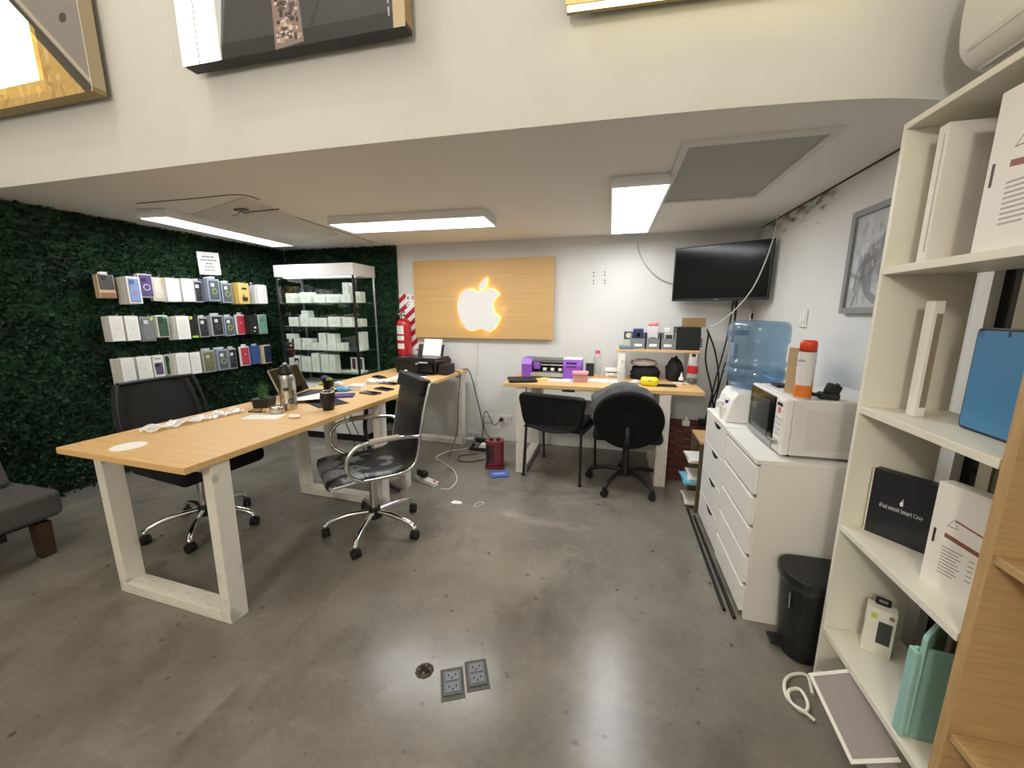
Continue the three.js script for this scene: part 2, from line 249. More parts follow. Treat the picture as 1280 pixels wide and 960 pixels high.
{
  const rows = [
    [[15, 140, 20, 190, 'brown', 2], [230, 330, 35, 230, 'whiteblue', 4], [312, 415, 15, 185, 'purple', 2], [412, 498, 40, 210, 'ring', 2], [515, 612, 45, 215, 'white', 3], [630, 715, 50, 215, 'white', 3], [718, 775, 65, 220, 'dark', 2], [812, 905, 50, 215, 'clear', 4], [915, 992, 80, 225, 'clear', 3], [1035, 1120, 80, 245, 'kraft', 4], [1124, 1158, 90, 225, 'blue', 1], [1178, 1245, 95, 230, 'white', 4]],
    [[105, 205, 320, 505, 'white', 3], [220, 318, 320, 500, 'white', 3], [328, 430, 325, 505, 'grey', 2], [445, 530, 315, 475, 'green', 3], [590, 685, 320, 490, 'white', 4], [686, 742, 320, 480, 'lime', 2], [750, 818, 330, 475, 'dark', 2], [840, 928, 315, 465, 'dark', 3], [935, 1008, 325, 465, 'clear', 2], [1016, 1090, 310, 460, 'red', 1], [1115, 1180, 315, 450, 'black', 4], [1184, 1245, 310, 450, 'teal', 2]],
    [[190, 290, 625, 815, 'white', 4], [305, 413, 615, 795, 'white', 3], [418, 500, 605, 775, 'purpleprint', 2], [502, 570, 600, 750, 'green', 1], [590, 686, 590, 760, 'white', 4], [690, 765, 585, 740, 'white', 2], [778, 870, 570, 735, 'olive', 3], [885, 965, 560, 715, 'clear', 4], [968, 1025, 555, 705, 'dark', 2], [1040, 1130, 540, 685, 'red', 1], [1136, 1195, 535, 670, 'blue', 2], [1215, 1275, 530, 665, 'navy', 3]]];
  const XW = XL + .05;
  rows.forEach((row, ri) => row.forEach(([a, b, t0, t1, kind, n], pi) => {
    const sx = 220 / 1280, thick = kind === 'white' || kind === 'whiteblue' || kind === 'kraft' ? .027 : .02;
    const xf = XW + .045 + n * (thick + .001);
    const p0 = onX(120 + a * sx, 340 + (t0 + t1) / 2 * sx, xf), p1 = onX(120 + b * sx, 340 + (t0 + t1) / 2 * sx, xf);
    const pt = onX(120 + (a + b) / 2 * sx, 340 + t0 * sx, xf), pb = onX(120 + (a + b) / 2 * sx, 340 + t1 * sx, xf);
    const w = Math.min(.115, Math.abs(p1.z - p0.z) * .99), h = Math.min(.2, pt.y - pb.y), zc = (p0.z + p1.z) / 2;
    const nb = k => row[k] && packNoun[row[k][4]], where = ' on ' + rowNames[ri] + '-row hook ' + (nb(pi - 1) && nb(pi + 1) ? 'between ' + nb(pi - 1) + ' and ' + nb(pi + 1) : 'at row end beside ' + (nb(pi - 1) || nb(pi + 1)));
    const proto = pack(kind, w, h, thick), tilt = rr(-.03, .03);
    for (let k = 0; k < n; k++) {
      const g = k ? proto.clone() : proto; g.name = numbered('phone_case_pack'); scene.add(g);
      g.position.set(xf - thick / 2 - k * (thick + .001), pt.y - .002 * k, zc + (k % 2 ? .002 : 0)); g.rotation.x = k ? 0 : 0; g.rotation.z = 0;
      tag(g, (n > 1 ? ordW[k] + ' ' : '') + packNoun[kind] + where, 'phone case', 'phone packs on the ' + rowNames[ri] + ' hook row');
    }
    const hk = solo('display_hook', 'chrome wire hook' + where.replace(' on ', ', ').replace('hook ', ''), 'hook', J([bar([0, 0, 0], [xf - XL + .025, 0, 0], .0022, 6), bar([xf - XL + .025, 0, 0], [xf - XL + .028, .016, 0], .0022, 6)]), M.chrome, [XL, pt.y + .006, zc], [0, 0, 0], 'wire hooks of the ' + rowNames[ri] + ' row');
  }));
}
// ------------------------------------------------------------ glass showcase
{
  const x0 = -3.43, x1 = -2.49, zf = -3.42, zb = -3.79, w = x1 - x0, d = zf - zb, cx = (x0 + x1) / 2, cz = (zf + zb) / 2;
  const t = thing('glass_showcase', 'tall glass showcase with white header, dark posts and white base doors', 'showcase', [cx, 0, cz]);
  part(t, 'plinth', bx(w - .04, .07, d - .03), M.black, [0, .035, 0]);
  part(t, 'base', bx(w, .53, d - .02), M.white, [0, .335, -.01]);
  for (const s of [-1, 1]) { const dr = part(t, 'door', rb(w / 2 - .004, .52, .016, .002, 1), M.white, [s * w / 4, .335, d / 2 - .012]); part(dr, 'knob', cy(.007, .007, .02, 12).clone().rotateX(PI / 2), M.steel, [-s * .18, .18, .018]); }
  part(t, 'header', rb(w + .005, .118, d + .005, .003), M.white, [0, 1.776, 0]);
  part(t, 'spot_strip', bx(w - .1, .008, .05), new THREE.MeshPhysicalMaterial({ color: 0xffffff, emissive: LED.colour, emissiveIntensity: 1.6, roughness: .5 }), [0, 1.711, .1]); { const r = new THREE.RectAreaLight(LED.colour, 12, w - .1, .05); r.position.set(0, 1.704, .1); r.rotation.x = -PI / 2; r.name = 'spot_light'; t.add(r); }
  for (const s of [-1, 1]) for (const f of [-1, 1]) part(t, 'post', rb(.02, 1.117, .02, .003), f > 0 ? M.black : M.alu, [s * (w / 2 - .011), 1.1585, f * (d / 2 - .011)]);
  part(t, 'glass_front', bx(w - .044, 1.1, .004), M.glass, [0, 1.158, d / 2 - .006]);
  for (const s of [-1, 1]) part(t, 'glass_side', bx(.004, 1.1, d - .044), M.glass, [s * (w / 2 - .006), 1.158, 0]);
  const SH = [1.454, 1.211, .964, .729];
  for (const y of SH) part(t, 'shelf', bx(w - .03, .006, d - .05), new THREE.MeshPhysicalMaterial({ color: 0xf2faf5, transmission: .92, roughness: .05, thickness: 0 }), [0, y - .003, -.004]);
  // contents: white boxes, measured on each shelf
  const rowsB = [
    [[205, 300, 425, 535, 0], [368, 490, 415, 535, 0], [522, 655, 440, 535, 0], [665, 805, 440, 535, 0], [835, 950, 445, 535, 0], [852, 920, 305, 443, 1], [1010, 1068, 405, 535, 2]],
    [[240, 348, 700, 803, 0], [372, 470, 670, 803, 0], [378, 455, 622, 668, 1], [474, 575, 705, 803, 0], [578, 670, 705, 803, 0], [684, 830, 690, 803, 0], [852, 968, 695, 803, 0], [1020, 1105, 710, 803, 2]],
    [[122, 200, 955, 1075, 0], [204, 285, 900, 1075, 0], [290, 375, 950, 1075, 0], [390, 488, 995, 1075, 0], [392, 500, 948, 993, 1], [494, 560, 995, 1075, 0], [565, 668, 998, 1075, 0], [580, 660, 880, 996, 1], [676, 780, 998, 1075, 0], [682, 770, 885, 996, 1], [788, 865, 990, 1075, 0], [1040, 1110, 860, 1075, 2]],
    [[190, 305, 1185, 1330, 0], [312, 372, 1155, 1330, 0], [392, 500, 1165, 1330, 0], [510, 594, 1120, 1330, 0], [614, 700, 1130, 1330, 0], [706, 775, 1130, 1330, 0]]];
  const nm = ['top', 'second', 'third', 'bottom'];
  const nth = ['first', 'second', 'third', 'fourth', 'fifth', 'sixth', 'seventh', 'eighth', 'ninth'];
  rowsB.forEach((row, ri) => { let top = 0, cnt = -1; row.forEach(([a, b, ya, yb, lv]) => {
    const s = 140 / 1280, zc = lv === 2 ? -3.6 : zf - .085, p = onZ(335 + a * s, 320 + yb * s, zc + .045), q = onZ(335 + b * s, 320 + yb * s, zc + .045);
    const u = onZ(335 + a * s, 320 + ya * s, zc + .045), bw = Math.min(.145, q.x - p.x), xc = Math.max(x0 + bw / 2 + .03, Math.min(x1 - bw / 2 - .03, (p.x + q.x) / 2));
    const bh = Math.max(.03, u.y - p.y) * (lv === 2 ? .97 : 1), y = SH[ri] + (lv === 1 ? top : 0);
    if (lv === 0) { top = bh; cnt++; }
    const maxh = (ri ? SH[ri - 1] - .01 : 1.69) - y, hh = Math.min(bh, maxh);
    const g = thing('accessory_box', ['white box, ' + nth[cnt] + ' from the hedge wall on the ' + nm[ri] + ' showcase shelf', 'white box stacked on the ' + nth[cnt] + ' box of the ' + nm[ri] + ' showcase shelf', 'white box alone beside the dark post on the ' + nm[ri] + ' showcase shelf'][lv], 'box', [xc, y, zc], 0, 'white boxes on the ' + nm[ri] + ' showcase shelf');
    part(g, 'carton', rb(bw * .98, hh, .085, .002, 1), mt(0xe7e9e4, .5), [0, hh / 2, 0]);
    part(g, 'print', bx(bw * .4, hh * .4, .0012), mt(0xdcdedb, .5), [0, hh * .5, .0425]);
  }); });
  // framed pair and tray on the bottom shelf
  for (const [a, col] of [[1005, 0x5b3034], [1088, 0x26332f]]) {
    const c = onZ(345 + (a + 38) * .1042, 400 + 537 * .1042, -3.62), g = thing('watch_display_frame', (col === 0x5b3034 ? 'white frame with dark red' : 'white frame with dark green') + ' inset on the bottom showcase shelf', 'frame', [Math.min(c.x, -2.59), SH[3] + .011, -3.6]);
    part(g, 'border', J([G(bx(.07, .012, .012), [0, .134, 0]), G(bx(.07, .012, .012), [0, .006, 0]), G(bx(.012, .116, .012), [-.029, .07, 0]), G(bx(.012, .116, .012), [.029, .07, 0])]), M.white);
    part(g, 'inset', bx(.046, .116, .006), mt(col, .5), [0, .07, 0]);
    g.position.x = a === 1005 ? -2.685 : -2.6;
  }
  const tr = thing('display_tray', 'low white tray on the bottom showcase shelf', 'tray', [-2.72, SH[3], -3.6]);
  part(tr, 'plate', rb(.34, .011, .1, .003, 1), M.white, [0, .0055, 0]);
}
// ------------------------------------------------------------ the two long desks
const DH2 = .775, DTH = .028;
const deskO = V(-1.556, 0, -1.035), DA = -2.6 * D; // near right corner of the run and its turn
function deskLocal(x, z) { return V(x, 0, z).applyAxisAngle(V(0, 1, 0), DA).add(deskO); }
function legFrame(parent, z, hw, x) { // U-shaped white frame: two posts, floor rail, top rail
  const ht = DH2 - DTH, lw = .048, dp = .08, spread = .012;
  for (const s of [-1, 1]) {
    const sh = shapeOf([[s * hw, 0], [s * (hw - lw), 0], [s * (hw - lw + spread), ht], [s * (hw + spread), ht]]);
    part(parent, 'leg', ext(sh, dp - .006, .003), M.legWhite, [x, .0, z - dp / 2]);
  }
  part(parent, 'floor_rail', rb(2 * (hw - lw) - .004, .052, dp, .003), M.legWhite, [x, .0265, z]);
  part(parent, 'top_rail', rb(2 * (hw - lw + spread) - .004, .04, dp - .01, .003), M.legWhite, [x, ht - .021, z]);
}
function desk(z0, z1, legs, label) {
  const o = thing('work_desk', label, 'desk', deskLocal(0, 0), DA), w = .79;
  part(o, 'tabletop', uvBox(rb(w, DTH, Math.abs(z1 - z0) - .003, .002).clone(), .8), M.wood, [-w / 2, DH2 - DTH / 2, (z0 + z1) / 2]);
  for (const z of legs) legFrame(o, z, .365, -w / 2 + .005);
  return o;
}
desk(0, -1.38, [-.14, -1.25], 'long beech-topped desk with white frame legs beside the mesh chair');
desk(-1.38, -2.70, [-1.54, -2.62], 'beech-topped desk with white frame legs carrying the printer by the wall');
const dk = (px, py, h = 0) => onY(px, py, DH2 + h).setY(DH2 + h);
// items on the desks
{
  let p = dk(161, 558);
  solo('paper_disc', 'round white sticker lying flat near the bare desk end', 'sticker', cy(.062, .062, .002, 32), M.paper, p.setY(DH2 + .001));
  // bubble plastic sleeve
  const a = dk(178, 541), b = dk(300, 514), L = a.distanceTo(b), g = new THREE.PlaneGeometry(L, .12, 60, 14).rotateX(-PI / 2), q = g.attributes.position;
  for (let i = 0; i < q.count; i++) q.setY(i, .012 + .013 * fbm(q.getX(i) * 22, q.getZ(i) * 30, 3, 3) + .004 * Math.sin(q.getX(i) * 60)); g.computeVertexNormals();
  const sl = solo('plastic_sleeve', 'crumpled clear plastic sleeve lying along the desk', 'plastic wrap', g, new THREE.MeshPhysicalMaterial({ color: 0xf7f7f5, transmission: .35, roughness: .2, thickness: 0, side: THREE.DoubleSide }), a.clone().add(b).multiplyScalar(.5).setY(DH2 + .001)); sl.rotation.y = Math.atan2(-(b.z - a.z), b.x - a.x);
  p = dk(330, 521); solo('paper_sheet', 'small white note sheet lying before the steel flask', 'paper', bx(.2, .0016, .1), M.paper, p.setY(DH2 + .0008), [0, .28, 0]);
  // thermos
  p = dk(362, 511);
  const th = thing('thermos_flask', 'tall steel thermos flask with black top and round stickers on the desk', 'flask', p, .5);
  part(th, 'body', lathe([[0, 0], [.044, 0], [.046, .004], [.046, .185], [.042, .21], [.038, .216], [0, .216]], 40), M.steel);
  part(th, 'cap', lathe([[0, .217], [.04, .217], [.041, .225], [.036, .255], [.022, .272], [0, .275]], 32), M.black);
  part(th, 'spout', rb(.018, .014, .016, .004), mt(0xc8c8c8, .3), [0, .279, 0]);
  const stick = (w, h, y, a, c, round) => { const g = round ? new THREE.CircleGeometry(w, 24) : new THREE.PlaneGeometry(w, h, 6, 1); const P = g.attributes.position; for (let i = 0; i < P.count; i++) { const t = a + P.getX(i) / .0465; P.setXYZ(i, Math.sin(t) * .0468, y + P.getY(i), Math.cos(t) * .0468); } g.computeVertexNormals(); part(th, 'sticker', g, mt(c, .5, { side: THREE.DoubleSide })); };
  stick(.03, .02, .13, .1, 0x3c3128); stick(.02, 0, .055, .62, 0x4d515c, true); stick(.02, .06, .15, 1.1, 0xb7bdb8); stick(.02, .05, .07, 1.25, 0x7c8a90); stick(.024, .03, .09, -.6, 0x8a6a4a);
  p = dk(350, 515); const cup = thing('steel_cup_lid', 'round brushed steel cup lid at the foot of the flask', 'cup', p.add(V(.004, 0, .02)));
  part(cup, 'body', lathe([[0, .001], [.035, .001], [.039, .006], [.039, .036], [.033, .041], [0, .042]], 32), M.steel);
  p = dk(368, 522); const mo = solo('charging_puck', 'small white rounded case lying before the flask', 'case', lathe([[0, 0], [.022, 0], [.03, .006], [.03, .012], [.022, .018], [0, .02]], 28), mt(0xf0ece4, .3), p); mo.scale.set(1.15, 1, .8);
  // potted grass
  p = dk(331, 508); const gp = thing('potted_grass', 'small green grass plant in a square black pot', 'plant', p, .3);
  part(gp, 'pot', ext(shapeOf([[-.04, 0], [.04, 0], [.048, .05], [-.048, .05]]), .09, .003).translate(0, .003, -.045), M.black);
  { const bl = []; for (let i = 0; i < 140; i++) { const a = rr(0, 2 * PI), l = rr(.06, .12), t = rr(.05, .65), r0 = rr(0, .035), c = new THREE.ConeGeometry(.003, l, 3); c.translate(0, l / 2, 0); c.rotateZ(t); c.rotateY(a); c.translate(Math.cos(a) * r0, .05, -Math.sin(a) * r0); bl.push(c); } const m = part(gp, 'grass_blades', J(bl), mt(0x3f6a33, .7)); m.userData.kind = 'stuff'; }
  // dark tray + cables left of it
  p = dk(322, 516); solo('earphone_cable', 'tangled black earphone cable beside the note sheet', 'cable', tube([[-.05, .004, 0], [-.02, .006, .03], [.02, .004, -.01], [.0, .01, -.03], [-.03, .006, .01], [.03, .005, .02], [.07, .004, 0]], .003, 60, 6), M.black, p.add(V(-.03, 0, -.02)));
  // laptop turned to the chair, its dark screen leaning back
  const la = dk(350, 503), lb = dk(389, 488), lm = la.clone().add(lb).multiplyScalar(.5), lw = Math.min(.34, la.distanceTo(lb));
  const lp = thing('laptop_computer', 'open black laptop with dark screen behind the steel flask', 'laptop', lm, Math.atan2(lb.x - la.x, lb.z - la.z) + PI / 2 + PI);
  part(lp, 'base', rb(lw, .014, .22, .004), M.plastic, [0, .0072, .11]); part(lp, 'keyboard', bx(lw * .84, .002, .09), M.black, [0, .015, .08]);
  const scr = part(lp, 'screen', rb(lw, .2, .007, .003), M.blackGloss, [0, .112, -.04], [-.38, 0, 0]); part(scr, 'rim', J([G(bx(lw, .004, .009), [0, .1, 0]), G(bx(.004, .2, .009), [-lw / 2, 0, 0]), G(bx(.004, .2, .009), [lw / 2, 0, 0])]), M.alu);
  solo('paper_sheet', 'folded white sheets lying on the laptop keyboard', 'paper', J([G(bx(.19, .0016, .12), [0, .004, 0], [0, .1, .05]), G(bx(.16, .0016, .1), [.03, .012, -.02], [.08, .5, .08])]), M.paper, dk(391, 502).add(V(-.03, .018, .0)), [0, .35, 0]);
  p = dk(405, 505); solo('mouse_mat', 'thin black mat under the black mate cup', 'mat', rb(.23, .003, .19, .001, 1), M.rubber, p.add(V(0, .0015, -.03)), [0, -.5, 0]);
  p = dk(408, 513); const cupM = thing('mate_cup', 'black faceted cup with metal straw on the desk edge', 'cup', p.setY(DH2 + .003).add(V(0, 0, -.02)));
  part(cupM, 'body', lathe([[0, 0], [.033, 0], [.036, .025], [.045, .07], [.042, .1], [.041, .106], [.035, .106], [.033, .08], [0, .08]], 10), mt(0x0b0908, .5));
  part(cupM, 'rim', new THREE.TorusGeometry(.038, .004, 8, 28).rotateX(PI / 2), M.steel, [0, .107, 0]); part(cupM, 'straw', tube([[.0, .085, 0], [.012, .115, 0], [.045, .145, -.015]], .004, 20, 8), M.steel);
  // pot with succulents
  p = dk(411, 487); const sc = thing('succulent_pot', 'black pot holding small purple and green succulents behind the cup', 'plant', p);
  part(sc, 'pot', lathe([[0, 0], [.034, 0], [.042, .075], [.036, .075], [.034, .06], [0, .06]], 24), M.black);
  { const leafs = (c, x, y, z, n, l) => { const a = []; for (let i = 0; i < n; i++) { const s = sp(.008, 8, 6); s.scale(1, 1, l); s.translate(0, 0, .008 * l * .8); s.rotateX(rr(-1.4, -.3)); s.rotateY(i * 2.4); s.translate(x, y, z); a.push(s); } part(sc, 'leaves', J(a), mt(c, .6)); }; leafs(0x5a3f78, -.02, .075, .012, 9, 2.4); leafs(0x86a64a, .018, .072, .01, 10, 2); leafs(0xc9c46a, -.03, .04, .04, 8, 2); leafs(0x4a3a30, -.035, .08, -.01, 6, 2.4); }
  // blue pouch, bags
  p = dk(424, 492); const pch = (name, lab, c, w, h, d, off, ry, cat) => { const g = new THREE.SphereGeometry(1, 32, 20); const P = g.attributes.position; for (let i = 0; i < P.count; i++) { const k = 1 + .45 * fbm(P.getX(i) * 2.6, P.getY(i) * 2.6, P.getZ(i) * 2.6 + w * 40, 4); P.setXYZ(i, P.getX(i) * k * w / 2, Math.max(-.5, P.getY(i) * k) * h + h * .5, P.getZ(i) * k * d / 2); } g.computeVertexNormals(); return solo(name, lab, cat, g, mt(c, .6), off, [0, ry, 0]); };
  const up = V(0, .0, 0);
  pch('blue_pouch', 'crumpled light blue pouch on the desk behind the mate cup', 0x5f9fd0, .1, .022, .07, dk(428, 489), .3, 'pouch');
  pch('plastic_bag', 'small crumpled white plastic bag beside the blue pouch', 0xd5d8d8, .09, .026, .06, dk(420, 484).add(V(0, 0, -.02)), .3, 'bag');
  solo('notebook', 'thin purple-blue notebook under the pouches', 'notebook', rb(.17, .01, .12, .002, 1), mt(0x34307a, .5), dk(428, 495).add(V(.0, .0055, .01)), [0, .5, 0]);
  p = dk(447, 487); const wb = thing('white_charger_box', 'small white square box with a round charger on the desk', 'box', p, .1); part(wb, 'carton', rb(.11, .04, .09, .003), M.white, [0, .02, 0]); part(wb, 'lid_seam', bx(.1105, .0016, .0905), mt(0xbdbcb8, .5), [0, .026, 0]);
  pch('plastic_bag', 'white paper wrapping heap behind the small white box', 0xdedcd6, .13, .026, .09, dk(458, 480).add(V(.04, 0, -.03)), .2, 'bag');
  const phone = (x, y, ry, c, lab) => { const o = thing('mobile_phone', lab, 'phone', dk(x, y), ry); part(o, 'body', rb(.075, .01, .155, .004), mt(c, .35), [0, .005, 0]); part(o, 'screen', bx(.068, .001, .148), mt(0x101115, .12), [0, .0105, 0]); };
  phone(463, 492, 1.35, 0x5a3436, 'dark red edged phone lying nearest the desk front'); phone(480, 487, 1.25, 0x2c3330, 'black green phone lying beside the dark red one');
  phone(474, 472, 1.0, 0x33313f, 'black phone lying on the desk near the back'); phone(488, 480, 1.3, 0x39302e, 'black phone under a white card on the desk');
  solo('white_card', 'white card lying on a black phone', 'card', rb(.06, .008, .11, .002, 1), M.paper, dk(481, 478).add(V(0, .0155, 0)), [0, 1.3, 0]);
  solo('paper_sheet', 'loose white sheets lying before the printer', 'paper', bx(.3, .002, .2), M.paper, dk(515, 472).add(V(-.03, .001, .02)), [0, .1, 0]);
}
// cable bundle down the rear desk leg
solo('cable_bundle', 'dark taped cable bundle hanging beside the desk leg', 'cable', tube([[-1.72, .742, -2.42], [-1.73, .62, -2.41], [-1.76, .5, -2.43], [-1.72, .36, -2.41], [-1.68, .2, -2.42], [-1.6, .06, -2.46], [-1.52, .016, -2.47]], .015, 50, 10), mt(0x26221d, .7));
// printer
{
  const t = thing('inkjet_printer', 'black multifunction printer with paper in its rear feeder on the desk', 'printer', [-1.79, DH2, -3.47], -.12);
  part(t, 'body', ext(shapeOf([[-.215, 0.004], [.2, 0.004], [.215, .04], [.225, .12], [.21, .135], [-.235, .135], [-.245, .12], [-.235, .05]]), .27, .005).translate(0, 0, -.135), M.plastic);
  part(t, 'lid', rb(.44, .014, .26, .005), mt(0x202124, .3), [-.01, .147, -.005]);
  part(t, 'control_panel', rb(.16, .1, .03, .006), M.blackGloss, [.12, .06, .15]); part(t, 'display', bx(.1, .012, .003), mt(0xb9bcbf, .4), [.1, .118, .166]);
  part(t, 'output_tray', rb(.2, .014, .1, .004), M.plastic, [.06, .012, .19]); part(t, 'ink_tank', rb(.09, .09, .16, .008), M.plastic, [.285, .055, .05]);
  part(t, 'label', bx(.05, .014, .002), mt(0x9fa3a6, .4), [.02, .1, .1405]);
  part(t, 'rear_feeder', rb(.3, .12, .012, .004), M.plastic, [.0, .205, -.13], [-.32, 0, 0]);
  part(t, 'paper_stack', bx(.21, .17, .004), M.paper, [.02, .235, -.128], [-.32, 0, 0]);
  part(t, 'foot', bx(.36, .006, .2), M.rubber, [0, .003, 0]);
}
// ------------------------------------------------------------ chairs
function starBase(o, r, legMat, R = .3, h = .09) {
  for (let k = 0; k < 5; k++) {
    const a = r + k * 2 * PI / 5, c = Math.cos(a), s = Math.sin(a), l = part(o, 'leg', J([tube([[c * .02, .13, s * .02], [c * R * .5, .125, s * R * .5], [c * R * .88, .098, s * R * .88], [c * R, .07, s * R]], .016, 20, 10), G(sp(.017, 12, 8), [c * R, .07, s * R])]), legMat);
    const w = part(o, 'caster', J([G(cy(.026, .026, .018, 20), [0, 0, .013], [PI / 2, 0, 0]), G(cy(.026, .026, .018, 20), [0, 0, -.013], [PI / 2, 0, 0]), G(rb(.044, .03, .03, .01), [0, .014, 0]), G(cy(.006, .006, .03, 8), [0, .03, 0])]), M.rubber, [c * R, .0265, s * R], [0, -a + .9 + k, 0]);
  }
  part(o, 'hub', cy(.035, .045, .07, 20), legMat === M.chrome ? M.plastic : legMat, [0, .125, 0]);
}
// swept ribbon: profile points (z,y) with half widths, thick slab
function ribbon(prof, hw, t, nu = 14, bulge = 0) {
  const c = new THREE.CatmullRomCurve3(prof.map(p => V(0, p[1], p[0])), false, 'catmullrom', .5), n = 40, pos = [], idx = [], uv = [], H = typeof hw === 'function' ? hw : () => hw;
  const pts = c.getSpacedPoints(n);
  for (let sd = 0; sd < 2; sd++) for (let i = 0; i <= n; i++) { const a = pts[Math.max(0, i - 1)], b = pts[Math.min(n, i + 1)], tn = b.clone().sub(a).normalize(), nr = V(0, -tn.z, tn.y).multiplyScalar(-1); for (let j = 0; j <= nu; j++) { const u = j / nu * 2 - 1, e = Math.sqrt(Math.max(0, 1 - u ** 8)), k = (sd ? -1 : 1) * (t / 2) * (.3 + .7 * e) + bulge * (u * u); pos.push(u * H(i / n), pts[i].y + nr.y * k, pts[i].z + nr.z * k); uv.push(j / nu * .5, i / n); } }
  const s = (n + 1) * (nu + 1);
  for (let sd = 0; sd < 2; sd++) for (let i = 0; i < n; i++) for (let j = 0; j < nu; j++) { const a = sd * s + i * (nu + 1) + j, b = a + 1, d = a + nu + 1, e = d + 1; if (sd) idx.push(a, b, d, b, e, d); else idx.push(a, d, b, b, d, e); }
  for (let i = 0; i < n; i++) for (const j of [0, nu]) { const a = i * (nu + 1) + j, b = a + nu + 1, d = a + s, e = b + s; if (j) idx.push(a, b, d, b, e, d); else idx.push(a, d, b, b, d, e); }
  for (const i of [0, n]) for (let j = 0; j < nu; j++) { const a = i * (nu + 1) + j, b = a + 1, d = a + s, e = b + s; if (i) idx.push(a, d, b, b, d, e); else idx.push(a, b, d, b, e, d); }
  const g = new THREE.BufferGeometry(); g.setAttribute('position', new THREE.Float32BufferAttribute(pos, 3)); g.setAttribute('uv', new THREE.Float32BufferAttribute(uv, 2)); g.setIndex(idx); g.computeVertexNormals(); return g;
}
{ // worn leather chair
  const o = thing('office_chair', 'worn black leather office chair with chrome arms and cracked seat', 'chair', [-1.4, 0, -1.97], -43 * D);
  starBase(o, .61, M.chrome, .29);
  part(o, 'gas_lift', cy(.024, .024, .22, 20), M.steel, [0, .27, 0]); part(o, 'tilt_box', rb(.17, .06, .2, .012), M.plastic, [0, .39, .01]); part(o, 'tilt_knob', cy(.02, .02, .05, 16).clone().rotateZ(PI / 2), M.plastic, [0, .385, .14]);
  const prof = [[.27, .425], [.255, .45], [.15, .455], [0, .45], [-.12, .455], [-.185, .49], [-.215, .56], [-.235, .68], [-.265, .82], [-.3, .95], [-.31, .965]];
  const crack = tex(512, 512, (u, v) => { const n = fbm(u * 14, v * 22, 6, 4), seat = v < .42, l = seat ? Math.max(0, 1 - Math.abs(n) * 14) : 0, w = seat ? Math.max(0, fbm(u * 9, v * 9, 11, 4) + (v < .2 ? .28 : .02)) * 190 : 0; const ridge = 1; const k = 20 * ridge + Math.min(104, w * 1.5) * (1 - .6 * l) - l * 8; return [k, k * 1.02, k * 1.04]; });
  const wear = new THREE.MeshPhysicalMaterial({ map: crack, roughness: .42, bumpMap: crack, bumpScale: .002 });
  part(o, 'seat_and_back', ribbon(prof, .235, .034, 16), wear);
  const pad = part(o, 'head_cushion', rb(.47, .1, .035, .016), M.leather, [0, .925, -.272], [-.25, 0, 0]);
  for (const s of [-1, 1]) {
    part(o, 'side_rail', tube(prof.slice(1).map(p => [s * .243, p[1] - .012, p[0]]), .009, 60, 10), M.chrome);
    part(o, 'armrest', tube([[s * .245, .44, .1], [s * .272, .5, .17], [s * .278, .59, .18], [s * .276, .65, .13], [s * .272, .665, .04], [s * .268, .665, -.1], [s * .26, .655, -.2], [s * .246, .645, -.232]], .011, 60, 10), M.chrome);
    part(o, 'arm_pad', tube([[s * .275, .669, .06], [s * .27, .671, -.02], [s * .268, .67, -.1]], .0165, 20, 10), mt(0xaca79b, .7));
  }
  part(o, 'cross_bar', J([bar([-.243, .44, .265], [.243, .44, .265], .009), bar([-.243, .955, -.318], [.243, .955, -.318], .01), bar([-.2, .425, 0], [.2, .425, 0], .012)]), M.chrome);
  for (const s of [-1, 1]) part(o, 'end_cap', sp(.016, 14, 10), M.steel, [s * .248, .955, -.318]);
}
{ // mesh chair behind desk
  const o = thing('office_chair', 'black mesh-back office chair with chrome star base behind the long desk', 'chair', [-2.47, 0, -1.73], 84 * D);
  starBase(o, 2.39, M.chrome, .29);
  part(o, 'gas_lift', cy(.025, .025, .22, 20), M.chrome, [0, .27, 0]); part(o, 'tilt_box', rb(.2, .04, .22, .012), M.plastic, [0, .39, 0]); part(o, 'lever', bar([.05, .4, 0], [.24, .39, .02], .006), M.plastic);
  const g = new RoundedBoxGeometry(.5, .1, .48, 6, .042), P = g.attributes.position; for (let i = 0; i < P.count; i++) { const x = P.getX(i), z = P.getZ(i); P.setY(i, P.getY(i) - .02 * Math.max(0, z / .24) ** 3 + .015 * (x / .25) ** 2); } g.computeVertexNormals();
  part(o, 'seat', g, M.fabric, [0, .458, .04]);
  part(o, 'back_bracket', J([tube([[0, .4, -.1], [0, .41, -.24], [0, .5, -.29], [0, .66, -.285]], .018, 30, 10)]), M.plastic);
  const bw = v => .195 + .035 * Math.sin(PI * Math.min(1, v * .9 + .1));
  const bprof = [[-.255, .54], [-.25, .62], [-.262, .72], [-.28, .84], [-.3, .945]];
  part(o, 'mesh_panel', ribbon(bprof, bw, .006, 14, .03), new THREE.MeshPhysicalMaterial({ color: 0x1d1f20, roughness: .9, transmission: .12, thickness: 0 }));
  const fr = []; for (const s of [-1, 1]) fr.push(tube(bprof.map((p, i) => [s * bw(i / 4), p[1], p[0] + .03]), .011, 30, 8)); fr.push(tube([-1, -.5, 0, .5, 1].map(u => [u * bw(1), .945, -.3 + .03 * u * u]), .012, 20, 8), tube([-1, -.5, 0, .5, 1].map(u => [u * bw(0), .54, -.255 + .03 * u * u]), .012, 20, 8));
  part(o, 'back_frame', J(fr), M.plastic);
}
